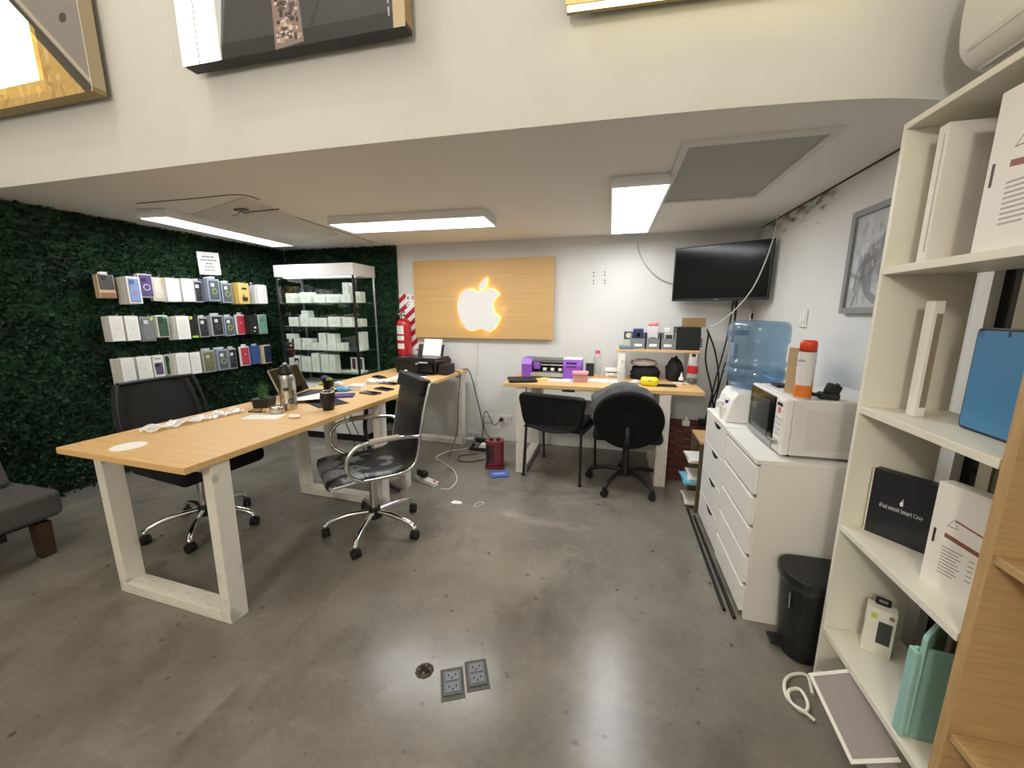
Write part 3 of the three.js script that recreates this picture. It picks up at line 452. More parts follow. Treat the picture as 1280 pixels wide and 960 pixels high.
{ // visitor chair
  const o = thing('visitor_chair', 'black visitor chair with padded back and straight legs at the white table', 'chair', [-.39, 0, -3.2], 168 * D);
  const hw = .245;
  part(o, 'seat', rb(.47, .06, .44, .025, 4), M.leather, [0, .445, 0]);
  for (const s of [-1, 1]) {
    part(o, 'leg', bar([s * hw, 0, .235], [s * hw, .43, .2], .011), M.black); part(o, 'leg', bar([s * hw, 0, -.235], [s * (hw - .01), .45, -.2], .011), M.black);
    part(o, 'side_rail', J([bar([s * hw, .425, .21], [s * hw, .425, -.205], .011), bar([s * (hw - .01), .44, -.2], [s * .2, .56, -.25], .011)]), M.black);
    part(o, 'foot_cap', cy(.015, .015, .012, 12), M.rubber, [s * hw, .0061, .235]); part(o, 'foot_cap', cy(.015, .015, .012, 12), M.rubber, [s * hw, .0061, -.235]);
  }
  const sh = new THREE.Shape(); sh.moveTo(-.2, -.12); sh.quadraticCurveTo(0, -.17, .2, -.12); sh.quadraticCurveTo(.235, -.1, .245, 0); sh.lineTo(.262, .09); sh.quadraticCurveTo(.265, .13, .22, .132); sh.lineTo(-.22, .132); sh.quadraticCurveTo(-.265, .13, -.262, .09); sh.lineTo(-.245, 0); sh.quadraticCurveTo(-.235, -.1, -.2, -.12);
  const bg = ext(sh, .028, .014, 16), bp = bg.attributes.position; for (let i = 0; i < bp.count; i++) bp.setZ(i, bp.getZ(i) + .5 * bp.getX(i) ** 2); bg.computeVertexNormals();
  part(o, 'backrest', bg, M.leather, [0, .575, -.285], [-.12, 0, 0]);
}
{ // task chair with jacket
  const o = thing('task_chair', 'black task chair with large rounded back and black star base', 'chair', [.145, 0, -3.04], 178 * D);
  starBase(o, .2, M.plastic, .29);
  part(o, 'gas_lift', cy(.026, .026, .22, 20), M.plastic, [0, .27, 0]); part(o, 'tilt_box', rb(.2, .05, .24, .012), M.plastic, [0, .385, 0]);
  part(o, 'seat', rb(.5, .085, .46, .035, 4), M.fabric, [0, .452, .03]);
  part(o, 'back_bracket', tube([[0, .385, -.1], [0, .4, -.2], [0, .46, -.235], [0, .54, -.215]], .022, 30, 10), M.plastic);
  const sh = new THREE.Shape(); sh.absellipse(0, 0, .23, .195, 0, 2 * PI); const g = ext(sh, .03, .02, 40), P = g.attributes.position; for (let i = 0; i < P.count; i++) P.setZ(i, P.getZ(i) + .35 * P.getX(i) ** 2); g.computeVertexNormals();
  part(o, 'backrest', g, mt(0x0a0a0b, .8, { specularIntensity: .4 }), [0, .585, -.215], [-.08, 0, 0]);
  // jacket laid inside the backrest, over its top
  const jg = new THREE.SphereGeometry(1, 40, 24), Q = jg.attributes.position;
  for (let i = 0; i < Q.count; i++) { const x = Q.getX(i), y = Q.getY(i), z = Q.getZ(i), k = 1 + .14 * fbm(x * 2.4, y * 2.4, z * 2.4 + 3, 4); Q.setXYZ(i, x * k * .24, y * k * .18, z * k * .05); } jg.computeVertexNormals();
  const jk = solo('jacket', 'grey jacket bunched over the back of the rounded task chair', 'jacket', jg, M.cloth, [.09, .655, -2.985]); jk.rotation.set(.1, 0, .18);
}
// ------------------------------------------------------------ sofa
{
  const o = thing('grey_sofa', 'dark grey fabric sofa bed with brown wooden legs along the hedge wall', 'sofa', [-3.3, 0, -.45]);
  const L = 1.8, z = 0;
  part(o, 'seat', rb(.62, .155, L, .035, 4), M.sofa, [.01, .305, z]);
  part(o, 'backrest', rb(.16, .5, L - .06, .04, 4), M.sofa, [-.12, .6, z + .02], [0, 0, .32]);
  part(o, 'under_frame', bx(.46, .03, L - .2), M.black, [0, .212, z]);
  for (const s of [-1, 1]) for (const k of [-1, 1]) part(o, 'leg', ext(shapeOf([[-.03, 0], [.022, 0], [.036, .2], [-.036, .2]]), .055, .003).translate(0, .003, -.03), M.darkwood, [.02 + s * .22, 0, z + k * (L / 2 - .08)]);
}
// ------------------------------------------------------------ wooden sign board with lit emblem
{
  const x0 = -2.04, x1 = -.562, y0 = 1.092, y1 = 1.876, w = x1 - x0, h = y1 - y0;
  const o = thing('wooden_sign_board', 'wide pale wooden board with back-lit white apple emblem on the rear wall', 'sign', [(x0 + x1) / 2, y0, ZB]);
  part(o, 'backing_frame', bx(w - .06, h - .06, .04), M.board, [0, h / 2, .02]);
  part(o, 'panel', uvBox(rb(w, h, .02, .002).clone(), 1.5), M.board, [0, h / 2, .05]);
  const R = .222, cx = -1.314 - (x0 + x1) / 2, cyy = 1.385 - y0;
  const body = k => { const s = new THREE.Shape(), a = R * k, P = (x, y) => [x * a, y * a]; s.moveTo(...P(.03, .74)); s.bezierCurveTo(...P(.2, .78), ...P(.38, .92), ...P(.55, .9)); s.bezierCurveTo(...P(.72, .89), ...P(.87, .8), ...P(.96, .64)); s.bezierCurveTo(...P(.55, .4), ...P(.56, -.14), ...P(1.0, -.34)); s.bezierCurveTo(...P(.92, -.6), ...P(.72, -.93), ...P(.52, -.97)); s.bezierCurveTo(...P(.34, -1.0), ...P(.2, -.86), ...P(.02, -.86)); s.bezierCurveTo(...P(-.16, -.86), ...P(-.28, -1.0), ...P(-.46, -.96)); s.bezierCurveTo(...P(-.72, -.9), ...P(-1.05, -.25), ...P(-1.02, .18)); s.bezierCurveTo(...P(-1.0, .62), ...P(-.74, .9), ...P(-.42, .9)); s.bezierCurveTo(...P(-.24, .9), ...P(-.1, .76), ...P(.03, .74)); return s; };
  const leaf = k => { const s = new THREE.Shape(), a = R; const c = [.22, 1.1], P = (x, y) => [(c[0] + (x - c[0]) * k) * a, (c[1] + (y - c[1]) * k) * a]; s.moveTo(...P(.02, .82)); s.bezierCurveTo(...P(0, 1.06), ...P(.18, 1.32), ...P(.42, 1.38)); s.bezierCurveTo(...P(.44, 1.12), ...P(.27, .84), ...P(.02, .82)); return s; };
  const em = new THREE.MeshPhysicalMaterial({ color: 0xfff0c0, emissive: 0xffd25a, emissiveIntensity: 4, roughness: .5 });
  const e = part(o, 'emblem', ext(body(1), .01, .001, 20), mt(0xe4e4e2, .4), [cx, cyy, .081]);
  part(e, 'light_strip', ext(body(1.012), .012, 0, 20), em, [0, 0, -.0165]);
  const lf = part(o, 'emblem_leaf', ext(leaf(1), .01, .001, 20), mt(0xe4e4e2, .4), [cx, cyy, .081]);
  part(lf, 'light_strip', ext(leaf(1.06), .012, 0, 20), em, [0, 0, -.0165]);
  for (const a of [0, 72, 144, 216, 288]) { const p = new THREE.PointLight(0xffd25a, .002, 0, 2); p.position.set(cx + Math.cos(a * D) * R * 1.12, cyy + Math.sin(a * D) * R * 1.12, .075); p.name = 'halo_light'; o.add(p); }
  const pc = onZ(596, 424, ZB + .01), pd = onZ(590, 545, ZB + .012);
  solo('sign_power_cable', 'white cable hanging down the wall from the wooden board', 'cable', tube([[pc.x, y0 + .02, ZB + .015], [pc.x, .9, ZB + .01], [pc.x - .015, .6, ZB + .012], [pc.x - .02, .3, ZB + .012], [pc.x + .02, .12, ZB + .02]], .006, 40, 8), M.whiteMatt);
}
// fire point
{
  const t = canvasTex(256, 680, (c, w, h) => { c.fillStyle = '#f0eeee'; c.fillRect(0, 0, w, h); c.fillStyle = '#b4232c'; for (let i = -2; i < 8; i++) { c.beginPath(); c.moveTo(0, i * 130 + 60); c.lineTo(w, i * 130 - 130); c.lineTo(w, i * 130 - 65); c.lineTo(0, i * 130 + 125); c.fill(); } c.fillStyle = '#f4f2f2'; c.fillRect(110, 0, 146, 150); c.fillStyle = '#333'; c.font = 'bold 58px sans-serif'; c.fillText('A', 122, 66); c.fillStyle = '#b4232c'; c.fillText('B', 190, 66); c.fillStyle = '#333'; c.fillText('C', 122, 134); });
  const m = solo('fire_point_plate', 'red and white striped wall plate lettered ABC behind the extinguisher', 'sign', bx(.205, .6, .004), M.white, [-2.152, 1.25, ZB + .0021]); m.material = [M.white, M.white, M.white, M.white, new THREE.MeshPhysicalMaterial({ map: t, roughness: .4 }), M.white];
  const o = thing('fire_extinguisher', 'red fire extinguisher with white labels hung on the rear wall', 'extinguisher', [-2.16, .9, ZB + .09]);
  part(o, 'cylinder', lathe([[0, 0], [.06, 0], [.074, .012], [.075, .03], [.075, .33], [.06, .375], [.025, .395], [0, .396]], 32), mt(0xb51f28, .25, { clearcoat: .6 }));
  part(o, 'valve', J([G(cy(.016, .02, .05, 16), [0, .42, 0]), G(rb(.03, .014, .11, .004), [-.01, .452, .02], [.2, 0, 0]), G(rb(.026, .01, .1, .004), [-.01, .43, .03], [-.1, 0, 0])]), M.steel);
  part(o, 'hose', tube([[-.02, .43, 0], [-.075, .44, .01], [-.095, .38, .01], [-.088, .25, .01], [-.085, .1, .01]], .009, 40, 8), M.rubber);
  part(o, 'gauge', cy(.014, .014, .014, 16).clone().rotateX(PI / 2), M.steel, [.02, .425, .014]);
  const lab = (y, hh, f) => { const g = new THREE.CylinderGeometry(.0757, .0757, hh, 20, 1, true, -.75, 1.2); part(o, 'label', g, new THREE.MeshPhysicalMaterial({ map: canvasTex(200, Math.round(200 * hh / .09), f), roughness: .5, side: THREE.DoubleSide }), [0, y, 0]); };
  const lines = n => (c, w, h) => { c.fillStyle = '#eceae6'; c.fillRect(0, 0, w, h); c.fillStyle = '#4a5a58'; for (let i = 0; i < n; i++) c.fillRect(12, 10 + i * (h - 12) / n, 176 - (i * 37) % 60, 5); };
  lab(.275, .085, lines(7)); lab(.19, .045, lines(3)); lab(.105, .055, lines(3));
  part(o, 'bracket', rb(.06, .05, .016, .003), M.steel, [0, .3, -.082]);
}
// wall plates, wall boxes
function plate(px, py, w, h, label, cut, z = ZB) { const p = onZ(px, py, z + .006), o = thing('wall_socket_plate', label, 'socket', [p.x, p.y, z + .006]); part(o, 'plate', rb(w, h, .012, .004), mt(0xdad8d2, .4)); if (cut) for (const s of [-1, 1]) part(o, 'socket', cy(.018, .018, .004, 20).clone().rotateX(PI / 2), mt(0xc9c7c1, .4), [s * w * .25, 0, .0075]); return o; }
plate(610, 523, .12, .085, 'blank white plate low on the rear wall');
plate(632, 524, .13, .085, 'white double socket plate with black plug, low on the rear wall', true);
plate(592, 543, .13, .06, 'grey socket plate just above the floor by the desk leg', true);
{
  const p = onX(1006, 398, XR), o = thing('wall_socket_plate', 'white switch plate on the side wall above the microwave', 'socket', [XR - .006, p.y, p.z]); part(o, 'plate', rb(.012, .11, .085, .004), mt(0xdad8d2, .4)); for (const s of [-1, 1]) part(o, 'rocker', rb(.005, .05, .022, .002), M.white, [-.008, 0, s * .016]);
  const q = onZ(950, 399, ZB + .03), b = thing('wall_junction_box', 'small white wall box with dark window seen above the water jug', 'box', [q.x, q.y - .005, ZB + .03]); part(b, 'case', rb(.2, .12, .06, .006), M.white); part(b, 'window', bx(.14, .05, .003), M.blackGloss, [-.01, .03, .031]);
  for (const [x, y] of [[742, 341], [742, 345], [742, 351], [742, 354.5], [756, 340], [756, 344], [756, 350.5], [756, 354]]) { const s = onZ(x, y, ZB); solo('wall_plug_hole', 'tiny dark drill hole in the rear wall beside the sign board', 'hole', cy(.006, .006, .003, 10).clone().rotateX(PI / 2), M.black, [s.x, s.y, ZB + .0016], [0, 0, 0], 'drill holes in the rear wall'); }
}
// ------------------------------------------------------------ white table with hutch
const TX0 = -.865, TX1 = .68, TZ0 = -3.065, TZ1 = -3.76, TY = .778;
{
  const o = thing('work_table', 'beech-topped table with white frame legs and two drawers at the rear wall', 'table', [(TX0 + TX1) / 2, 0, (TZ0 + TZ1) / 2]), w = TX1 - TX0, d = TZ0 - TZ1;
  part(o, 'tabletop', uvBox(rb(w, .03, d, .002).clone().rotateY(PI / 2).rotateY(-PI / 2), .8), M.wood, [0, TY - .015, 0]);
  for (const x of [-.715, .41]) { const lx = x - (TX0 + TX1) / 2; part(o, 'leg', rb(.085, TY - .032, .048, .003), M.legWhite, [lx, (TY - .032) / 2, d / 2 - .029]); part(o, 'leg', rb(.085, TY - .032, .048, .003), M.legWhite, [lx, (TY - .032) / 2, -d / 2 + .029]); part(o, 'floor_rail', rb(.085, .05, d - .11, .003), M.legWhite, [lx, .026, 0]); }
  part(o, 'drawer_case', bx(.84, .085, .4), mt(0xb5b3ad, .6), [-.02, TY - .0735, d / 2 - .23]);
  for (const s of [-1, 1]) { const dr = part(o, 'drawer', rb(.41, .082, .018, .006), M.white, [-.02 + s * .21, TY - .073, d / 2 - .015]); part(dr, 'grip_cutout', rb(.1, .018, .004, .002), M.black, [0, .031, .0085]); }
  part(o, 'cross_bar', rb(1.03, .05, .02, .003), M.legWhite, [-.075, .5, -d / 2 + .04]);
}
const tb = (px, py) => onY(px, py, TY).setY(TY);
const HZ = -3.45, HX0 = .04, HX1 = .7, HY = 1.047;
{
  const o = thing('desk_hutch', 'small beech shelf on white legs standing on the table', 'shelf', [(HX0 + HX1) / 2, TY, HZ - .13]);
  part(o, 'board', uvBox(rb(HX1 - HX0, .02, .26, .002).clone(), .8), M.wood, [0, HY - TY - .01, 0]);
  for (const s of [-1, 1]) part(o, 'leg', rb(.06, HY - TY - .0205, .24, .003), M.white, [s * ((HX1 - HX0) / 2 - .045), (HY - TY - .0205) / 2, 0]);
  const hz = (px, py, dz = 0) => { const p = onZ(px, py, HZ + dz); return p; };
  const put = (px, dz) => V(onZ(px, 430, HZ - dz).x, HY, HZ - dz);
  solo('paper_pad', 'blue and white paper pad at the end of the small shelf', 'paper', rb(.12, .02, .2, .003), mt(0x5c7696, .6), put(780, .1).add(V(.02, .01, 0)));
  let g = thing('small_clock_box', 'small box with round dial on the paper pad', 'box', put(782, .1).setY(HY + .021)); part(g, 'carton', rb(.075, .06, .05, .003), mt(0xbfc3a8, .5), [.02, .03, 0]); part(g, 'dial_box', rb(.075, .065, .05, .003), mt(0x4d4e48, .5), [.02, .093, 0]); part(g, 'dial', cy(.022, .022, .004, 20).clone().rotateX(PI / 2), mt(0xcfd0bd, .5), [.02, .093, .026]);
  const bin = (px, lab) => { const b = thing('storage_bin', lab, 'bin', put(px, .12), 0); part(b, 'tub', J([G(bx(.012, .135, .17), [-.059, .0675, 0]), G(bx(.012, .135, .17), [.059, .0675, 0]), G(bx(.106, .012, .17), [0, .006, 0]), G(bx(.106, .135, .012), [0, .0675, -.079]), G(bx(.106, .08, .012), [0, .052, .079])]), mt(0x7d8184, .5)); part(b, 'label_strip', rb(.062, .022, .003, .001, 1), M.paper, [0, .035, .0865]); return b; };
  bin(797, 'grey open storage bin with a dark blue gadget in it'); bin(815, 'grey open storage bin holding pink and white packs'); bin(833, 'grey open storage bin holding a small grey box');
  g = thing('blue_gadget', 'dark blue gadget with round lens in a grey bin', 'gadget', put(797, .1).setY(HY + .0125)); part(g, 'body', rb(.085, .16, .04, .01), mt(0x2b2f5e, .35), [0, .081, 0]); part(g, 'lens', cy(.018, .018, .006, 20).clone().rotateX(PI / 2), M.blackGloss, [0, .11, .022]);
  g = thing('pink_wrapped_pack', 'clear and pink wrapped pack in a grey bin', 'pack', put(815, .1).setY(HY + .0125)); part(g, 'pack', rb(.085, .18, .03, .004), mt(0xd9d3d6, .4), [0, .09, 0]); part(g, 'bow', J([G(sp(.022, 12, 8), [-.018, .197, 0], [0, 0, 0], [1.2, .8, .7]), G(sp(.022, 12, 8), [.022, .2, 0], [0, 0, 0], [1.1, .9, .7])]), mt(0xe58c86, .5)); part(g, 'window', bx(.05, .035, .003), mt(0x6b686a, .4), [.0, .07, .0165]);
  g = thing('white_boxed_pack', 'small white and grey box in the end grey bin', 'pack', put(833, .1).setY(HY + .0125)); part(g, 'carton', rb(.07, .085, .05, .004), mt(0xc9c9c6, .4), [.01, .0825, .02]); part(g, 'window', bx(.05, .045, .003), mt(0x2f3331, .4), [.01, .09, .0465]); part(g, 'wrap', rb(.05, .04, .03, .01), mt(0xdedfdc, .3), [0, .148, .0]); part(g, 'core', bx(.04, .04, .03), mt(0xdedfdc, .3), [0, .02, 0]);
  g = thing('black_equipment_box', 'large black equipment box with cables standing on the small shelf', 'box', put(858, .13)); part(g, 'case', rb(.185, .19, .2, .004), mt(0x101216, .4), [-.005, .095, 0]); part(g, 'port_panel', rb(.006, .12, .16, .002), M.plastic, [.0905, .08, 0]);
  for (const y of [.03, .05, .07, .09, .11, .13]) part(g, 'plug', rb(.02, .01, .02, .002), y > .1 ? M.white : M.plastic, [.103, y, .05]);
  solo('cardboard_box', 'flat brown cardboard box on the black equipment box', 'box', rb(.165, .075, .12, .002), mt(0x8d734c, .8), put(864, .13).add(V(.005, .19 + .0378, 0)));
}
// film cutting machine
{
  const p = tb(692, 468), o = thing('film_cutting_machine', 'purple and grey film cutting machine on the table', 'machine', [-.53, TY, -3.5], -.02);
  const pur = mt(0x8a4fb8, .35);
  for (const s of [-1, 1]) part(o, 'end_housing', ext(shapeOf([[-.1, .004], [.1, .004], [.1, .12], [.07, .165], [-.1, .165]]), s < 0 ? .085 : .15, .004).rotateY(-PI / 2).translate(s < 0 ? -.165 : .275, 0, 0), pur);
  part(o, 'roof', rb(.3, .03, .17, .006), mt(0x63666a, .4), [-.02, .15, -.01]); part(o, 'bed', rb(.29, .03, .2, .004), mt(0xa79f92, .35), [-.02, .03, .03]); part(o, 'rear_panel', bx(.29, .1, .012), M.plastic, [-.02, .09, -.06]);
  part(o, 'rail', bar([-.165, .115, .05], [.125, .115, .05], .009), M.chrome); part(o, 'carriage', rb(.06, .06, .05, .006), pur, [-.12, .105, .055]);
  for (const x of [-.05, .02, .09]) part(o, 'pinch_roller', cy(.016, .016, .03, 16).clone().rotateZ(PI / 2), M.white, [x, .07, .04]);
  part(o, 'touch_screen', rb(.09, .045, .004, .002), mt(0x2c2238, .2), [.195, .125, .098], [-.3, 0, 0]); part(o, 'lid', rb(.17, .01, .17, .004), M.white, [.2, .171, -.01]);
  part(o, 'foot', bx(.36, .005, .16), M.rubber, [0.02, .0025, 0]);
}
{ // table items
  const fo = thing('black_folder', 'soft black folder lying over the corner of the table', 'folder', [-.735, TY, -3.2], .35); { const g = rb(.24, .02, .2, .008, 3).clone(), P = g.attributes.position; for (let i = 0; i < P.count; i++) P.setY(i, P.getY(i) * (1 + .5 * fbm(P.getX(i) * 9, P.getZ(i) * 9, 2, 2))); g.computeVertexNormals(); part(fo, 'cover', g, mt(0x17181b, .6), [0, .015, 0]); }
  solo('paper_sheet', 'printed white sheet before the purple machine', 'paper', bx(.22, .0016, .16), M.paper, tb(702, 475).add(V(0, .0008, 0)), [0, -.08, 0]);
  solo('paper_sheet', 'white sheets lying before the glass bottle', 'paper', bx(.26, .002, .15), M.paper, tb(755, 476).add(V(0, .001, 0)), [0, -.12, 0]);
  solo('yellow_note_pad', 'pale yellow note pad beside the black folder', 'note pad', rb(.07, .01, .1, .002, 1), mt(0xd9cf86, .7), tb(680, 474).add(V(0, .005, 0)), [0, -.4, 0]);
  let t = thing('pink_food_tub', 'clear plastic tub with pink lid on the table', 'tub', tb(725, 477), .1); part(t, 'tub', ext(rrect(.115, .085, .02), .062, .002).rotateX(-PI / 2), mt(0xd9a9a6, .3, { transmission: .3 }), [0, .003, 0]); part(t, 'lid', ext(rrect(.13, .1, .022), .014, .003).rotateX(-PI / 2), mt(0xe9a7b0, .35), [0, .07, 0]);
  t = thing('black_cup', 'black square cup behind the pink tub', 'cup', tb(737, 470).add(V(.0, 0, -.02))); part(t, 'body', J([G(rb(.075, .11, .065, .006), [0, .055, 0])]), mt(0x1d2029, .45)); part(t, 'rim', rb(.079, .008, .069, .003), M.black, [0, .111, 0]);
  const bottle = (name, lab, p, prof, m) => { const b = thing(name, lab, 'bottle', p); part(b, 'body', lathe(prof, 28), m); return b; };
  t = bottle('pump_bottle', 'tall clear plastic bottle with pink cap near the rear wall', tb(746, 468).add(V(0, 0, -.03)), [[0, .001], [.04, .001], [.042, .006], [.042, .15], [.03, .185], [.018, .195], [0, .196]], M.clear); part(t, 'cap', cy(.022, .024, .028, 20), mt(0xd3547a, .4), [0, .21, 0]);
  bottle('glass_bottle', 'slim clear glass bottle standing at the table front', tb(777, 481), [[0, .001], [.034, .001], [.036, .006], [.036, .1], [.03, .13], [.014, .155], [.012, .2], [.013, .205], [.01, .205], [.01, .15], [.025, .13], [.032, .1], [.032, .006], [0, .006]], M.clear);
  bottle('glass_bottle', 'small clear glass bottle behind the white sheets', tb(752, 472).add(V(0, 0, -.02)), [[0, .001], [.024, .001], [.026, .005], [.026, .075], [.012, .1], [.012, .13], [0, .131]], M.clear);
  t = thing('tape_dispenser', 'white desktop dispenser behind the white sheets', 'dispenser', tb(764, 471).add(V(0, 0, -.03))); part(t, 'base', rb(.1, .035, .09, .006), M.white, [0, .0176, 0]); part(t, 'top', rb(.12, .03, .1, .01), M.white, [0, .062, 0]); part(t, 'column', bx(.07, .02, .07), mt(0x77726c, .5), [0, .042, 0]); part(t, 'paddle', rb(.06, .02, .02, .006), mt(0xd7d0c8, .5), [0, .02, .05]);
  t = thing('cola_bottle', 'plastic cola bottle with red label and black cap on the table', 'bottle', tb(866, 480).add(V(-.01, 0, 0))); part(t, 'body', lathe([[0, .001], [.036, .001], [.04, .01], [.04, .12], [.036, .15], [.016, .2], [.013, .225], [0, .226]], 28), M.clear); part(t, 'drink', lathe([[0, .004], [.034, .004], [.037, .012], [.037, .045], [0, .045]], 28), mt(0x1a0c08, .2)); part(t, 'wrapper', cy(.0412, .0412, .06, 28), mt(0xb8202c, .4), [0, .12, 0]); part(t, 'cap', cy(.015, .015, .02, 20), M.black, [0, .236, 0]);
  t = thing('dropper_bottle', 'small white dropper bottle on the table under the shelf', 'bottle', tb(850, 480).add(V(0, 0, .03))); part(t, 'body', lathe([[0, .001], [.018, .001], [.019, .004], [.019, .055], [.01, .065], [0, .066]], 20), M.white); part(t, 'nozzle', new THREE.ConeGeometry(.009, .045, 16), M.white, [0, .088, 0]); part(t, 'label', cy(.0195, .0195, .014, 20), M.black, [0, .03, 0]);
  const blob = (name, lab, cat, c, p, w, h, d, ry, sd, rough = .6) => { const g = new THREE.SphereGeometry(1, 32, 20), P = g.attributes.position; for (let i = 0; i < P.count; i++) { const x = P.getX(i), y = P.getY(i), z = P.getZ(i), k = 1 + .2 * fbm(x * 2.4, y * 2.4, z * 2.4 + sd, 4); P.setXYZ(i, x * k * w / 2, (Math.max(-.55, y * k) + .55) / 1.5 * h, z * k * d / 2); } g.computeVertexNormals(); return solo(name, lab, cat, g, mt(c, rough), p, [0, ry, 0]); };
  const yb = thing('yellow_snack_bag', 'bright yellow snack bag with black print on the table front', 'bag', tb(812, 483).add(V(0, 0, -.03)), -.1); { const g = rb(.14, .07, .075, .03, 5).clone(), P = g.attributes.position; for (let i = 0; i < P.count; i++) { const k = 1 + .1 * fbm(P.getX(i) * 14, P.getY(i) * 14, P.getZ(i) * 14, 3); P.setXYZ(i, P.getX(i) * k, P.getY(i) * k, P.getZ(i) * k); } g.computeVertexNormals(); part(yb, 'bag', g, mt(0xe6dc1c, .35), [0, .037, 0]); part(yb, 'emblem', rb(.04, .016, .003, .001, 1), mt(0x3a3a12, .5), [.01, .052, .033], [-.5, 0, .2]); }
  solo('rubber_mat', 'thin black rubber mat beside the yellow bag', 'mat', rb(.16, .003, .12, .001, 1), M.rubber, tb(828, 483).add(V(.03, .0015, -.04)), [0, 0, 0]);
  solo('white_tray', 'flat white tray under the shelf by the dropper bottle', 'tray', rb(.14, .006, .05, .002, 1), M.white, tb(855, 479).add(V(-.02, .003, .02)), [0, -.1, 0]);
  blob('clothing_bundle', 'folded black garments under the small shelf', 'clothes', 0x17171a, [.29, TY, -3.58], .25, .13, .18, 0, 3, .9);
  blob('clothing_bundle', 'white and dark striped cloth on the black garments', 'clothes', 0xb9b3b4, [.28, TY + .122, -3.58], .22, .055, .16, .1, 9, .9);
  blob('backpack', 'black crumpled bag under the small shelf', 'bag', 0x0f1012, [.53, TY, -3.57], .14, .19, .2, 0, 14, .8);
  blob('plastic_wrapper', 'crumpled white and black wrapper beside the yellow bag', 'wrapper', 0xd0d0cf, tb(795, 480).add(V(0, 0, -.03)), .08, .03, .07, .4, 5, .3);
}
